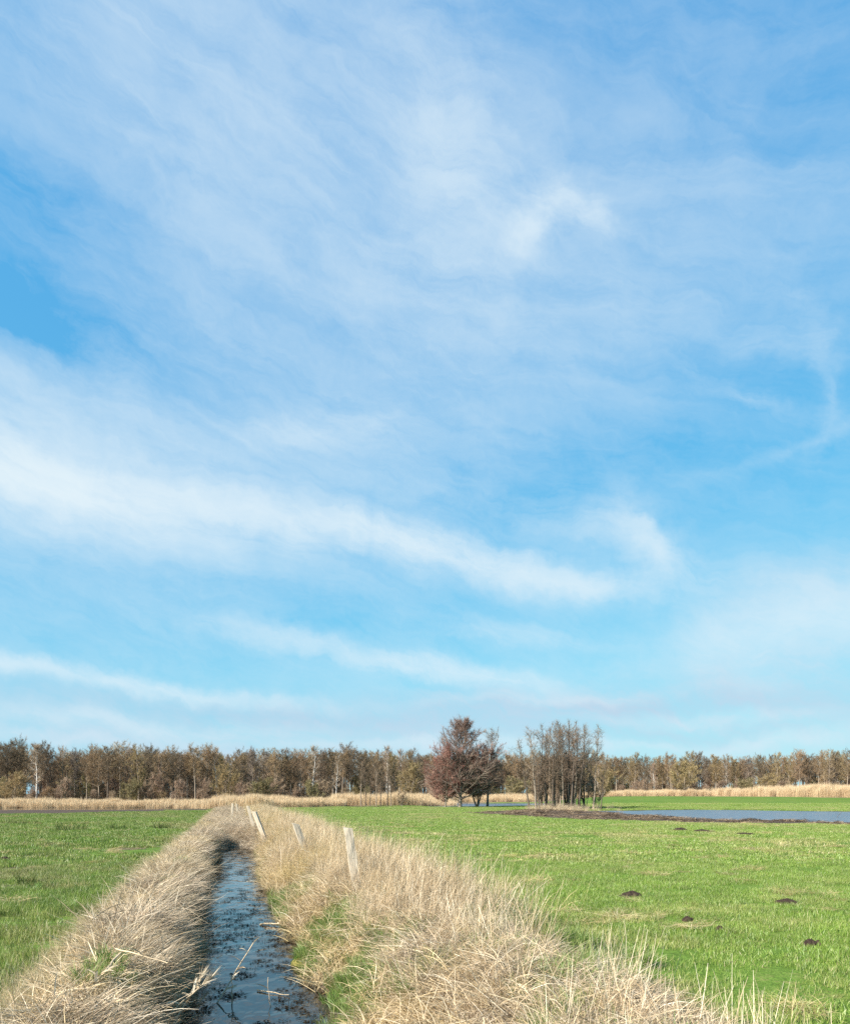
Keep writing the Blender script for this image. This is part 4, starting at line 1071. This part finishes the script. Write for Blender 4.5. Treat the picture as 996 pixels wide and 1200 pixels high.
# ------------------------------------------------------------------ SKY AND LIGHT
SUN_EL, SUN_AZ = rad(34), rad(-128)      # azimuth from the view direction, left is negative
def build_world():
    w = bpy.data.worlds.new('World'); scene.world = w; w.use_nodes = True
    w.node_tree.nodes.clear(); t = NT(w.node_tree)
    sky = t.new('ShaderNodeTexSky', sky_type='NISHITA'); sky.sun_disc = False
    sky.sun_elevation = SUN_EL; sky.sun_rotation = SUN_AZ; sky.air_density = 1.0; sky.dust_density = 0.6; sky.ozone_density = 1.6
    tc = t.new('ShaderNodeTexCoord'); D = tc.outputs['Generated']
    sp = t.new('ShaderNodeSeparateXYZ'); t.l.new(D, sp.inputs[0])
    x, y, z = sp.outputs
    az = t.m('ARCTAN2', x, y); el = t.m('ARCSINE', z)
    # slow wander of the air that frays every band
    n1 = t.new('ShaderNodeTexNoise'); n1.inputs['Scale'].default_value = 3.2; n1.inputs['Detail'].default_value = 6; n1.inputs['Roughness'].default_value = .58; t.l.new(D, n1.inputs['Vector'])
    sc = t.new('ShaderNodeSeparateColor'); t.l.new(n1.outputs['Color'], sc.inputs[0])
    n2 = t.new('ShaderNodeTexNoise'); n2.inputs['Scale'].default_value = 16; n2.inputs['Detail'].default_value = 5; n2.inputs['Roughness'].default_value = .6; t.l.new(D, n2.inputs['Vector'])
    sc2 = t.new('ShaderNodeSeparateColor'); t.l.new(n2.outputs['Color'], sc2.inputs[0])
    azw = t.m('MULTIPLY_ADD', t.m('SUBTRACT', sc.outputs[0], .5), .20, t.m('MULTIPLY_ADD', t.m('SUBTRACT', sc2.outputs[0], .5), .09, az))
    elw = t.m('MULTIPLY_ADD', t.m('SUBTRACT', sc.outputs[1], .5), .075, t.m('MULTIPLY_ADD', t.m('SUBTRACT', sc2.outputs[1], .5), .034, el))
    def ang(px, py):
        u = (px - CX) / FPX; v = (HY - py) / FPX
        return math.atan(u), math.atan2(v, math.sqrt(1 + u * u))
    def blob(px, py, sx, sy, deg, amp):
        a0, e0 = ang(px, py); c, s = math.cos(rad(deg)), math.sin(rad(deg))
        da = t.m('SUBTRACT', azw, a0); de = t.m('SUBTRACT', elw, e0)
        p = t.m('ADD', t.m('MULTIPLY', da, c / (sx / FPX)), t.m('MULTIPLY', de, -s / (sx / FPX)))
        q = t.m('ADD', t.m('MULTIPLY', da, s / (sy / FPX)), t.m('MULTIPLY', de, c / (sy / FPX)))
        r = t.m('ADD', t.m('MULTIPLY', p, p), t.m('MULTIPLY', q, q))
        return t.m('MULTIPLY', t.m('EXPONENT', t.m('MULTIPLY', r, -1.0)), amp)
    def total(lst):
        s = None
        for b in lst:
            v = blob(*b); s = v if s is None else t.m('ADD', s, v)
        return s
    veil = total([(330, 150, 330, 220, 20, .50), (520, 330, 300, 130, 10, .36), (120, 30, 260, 120, 15, .28), (850, 90, 260, 160, 0, .10), (820, 300, 220, 130, 5, .28),
                  (60, 640, 420, 150, 5, .40), (420, 560, 380, 90, 8, .32), (960, 728, 130, 46, -6, 1.25), (60, 575, 160, 60, 8, .5), (700, 800, 300, 60, 0, .25), (300, 890, 900, 50, 0, .42), (40, 460, 190, 55, 8, .42)])
    band = total([(15, 556, 125, 28, 12, 1.5), (150, 578, 130, 28, 14, .5), (330, 612, 170, 22, 6, .60), (480, 636, 110, 20, 12, .66), (580, 668, 100, 18, 14, .62), (700, 690, 120, 16, 4, .48), (760, 640, 60, 16, 40, .35),
                  (730, 640, 110, 22, 18, .32), (60, 790, 130, 9, 3, .50), (240, 806, 140, 8, 5, .45), (420, 765, 160, 14, 10, .50), (560, 790, 90, 10, 6, .35), (600, 745, 80, 14, 4, .30),
                  (655, 238, 34, 17, -6, .70), (700, 254, 22, 15, 40, .40), (622, 266, 26, 19, -55, .48), (540, 170, 60, 110, -35, .28), (380, 500, 90, 16, -6, .30), (945, 425, 70, 14, 60, .13), (960, 480, 55, 11, -75, .10), (915, 532, 80, 8, -14, .15), (860, 470, 60, 9, 28, .12), (880, 410, 60, 9, 12, .12),
                  (180, 846, 170, 9, 0, .36), (830, 836, 130, 8, 2, .36), (960, 858, 90, 8, -4, .34), (470, 868, 240, 7, 1, .30), (640, 815, 150, 7, -2, .24), (60, 866, 160, 7, 2, .3), (720, 868, 140, 6, 0, .28)])
    # streaks drawn out along the wind
    def streak(deg, fx, fy, det=7):
        c, s = math.cos(rad(deg)), math.sin(rad(deg))
        p = t.m('ADD', t.m('MULTIPLY', azw, c * fx), t.m('MULTIPLY', elw, -s * fx))
        q = t.m('ADD', t.m('MULTIPLY', azw, s * fy), t.m('MULTIPLY', elw, c * fy))
        cb = t.new('ShaderNodeCombineXYZ'); t.l.new(p, cb.inputs[0]); t.l.new(q, cb.inputs[1])
        return t.noise(cb.outputs[0], 1.0, det, .66, .6)
    st1 = streak(10, 2.6, 17, 9); st2 = streak(24, 6, 30, 9); puff = t.noise(D, 11, 9, .68, .4)
    tex = t.m('ADD', t.m('MULTIPLY', st1, .42), t.m('ADD', t.m('MULTIPLY', st2, .30), t.m('MULTIPLY', puff, .28)))
    tx = t.maprange(tex, .32, .69, 0.0, 1.0)
    dens = t.m('ADD', t.m('MULTIPLY', veil, t.m('MULTIPLY_ADD', tx, .46, .42)), t.m('MULTIPLY', band, t.m('MULTIPLY_ADD', tx, 1.3, .42)))
    dens = t.m('ADD', dens, t.m('MULTIPLY', t.m('SUBTRACT', tx, .5), .15))
    dens = t.m('ADD', dens, total([(-20, 352, 150, 30, 8, -.30), (20, 215, 130, 60, 10, -.10), (720, 545, 170, 50, -12, -.15), (300, 720, 260, 26, 6, -.10), (640, 590, 120, 24, 10, -.08)]))
    dens = t.m('MAXIMUM', dens, 0.0)
    dens = t.m('SUBTRACT', 1.0, t.m('EXPONENT', t.m('MULTIPLY', dens, -1.25)))
    # clear sky tone
    sr = t.new('ShaderNodeSeparateColor'); t.l.new(sky.outputs[0], sr.inputs[0]); cr = t.new('ShaderNodeCombineColor')
    for i, (p, k) in enumerate(SKY_CURVE): t.l.new(t.m('MULTIPLY', t.m('POWER', sr.outputs[i], p), k * EXPK), cr.inputs[i])
    base = cr.outputs[0]
    low = total([(600, 850, 800, 34, 0, .75), (150, 872, 300, 12, 0, .5), (700, 818, 220, 16, 0, .55), (880, 785, 170, 26, -5, .5), (330, 830, 200, 14, 3, .3), (960, 690, 120, 30, -10, .35)])
    lowd = t.m('MULTIPLY', low, t.m('MULTIPLY_ADD', tx, 1.1, .25), clamp=True)
    base = t.mix(lowd, base, (*GREY, 1))
    c = t.mix(dens, base, (*CLOUD, 1))
    bg = t.new('ShaderNodeBackground'); bg.inputs[1].default_value = SKY_STR; t.l.new(c, bg.inputs[0])
    out = t.new('ShaderNodeOutputWorld'); t.l.new(bg.outputs[0], out.inputs[0])
EXPO, SKY_STR = 1.33, .1
EXPK = 1 / SKY_STR / 2 ** EXPO
SKY_CURVE = ((.75, .102), (.46, .340), (.20, .645))
GREY = tuple(c * EXPK for c in (.40, .60, .79))
CLOUD = tuple(c * EXPK for c in (.78, .90, .965))
build_world()

sun = bpy.data.lights.new('sun', 'SUN'); sun.energy = 5.0; sun.angle = rad(.55); sun.color = (1.0, .945, .86)
so = bpy.data.objects.new('sun', sun); col.objects.link(so)
dirv = Vector((math.sin(SUN_AZ) * math.cos(SUN_EL), math.cos(SUN_AZ) * math.cos(SUN_EL), math.sin(SUN_EL)))
so.rotation_euler = dirv.to_track_quat('Z', 'Y').to_euler(); so.location = dirv * 50

# ------------------------------------------------------------------ CAMERA
cam = bpy.data.cameras.new('camera'); co = bpy.data.objects.new('camera', cam); col.objects.link(co)
cam.sensor_width = 36; cam.lens = 36 * FPX / 1200; cam.shift_y = (HY - 600) / 1200
cam.shift_x = 0.0; cam.clip_start = .05; cam.clip_end = 8000
co.location = (0, 0, CAM_Z); co.rotation_euler = (PI / 2, 0, 0)
scene.camera = co

vs = scene.view_settings
vs.view_transform = 'Standard'; vs.look = 'None'; vs.gamma = 1; vs.use_curve_mapping = False; vs.exposure = EXPO
scene.cycles.use_denoising = False
scene.cycles.max_bounces = 6; scene.cycles.diffuse_bounces = 3; scene.cycles.transmission_bounces = 3; scene.cycles.glossy_bounces = 3
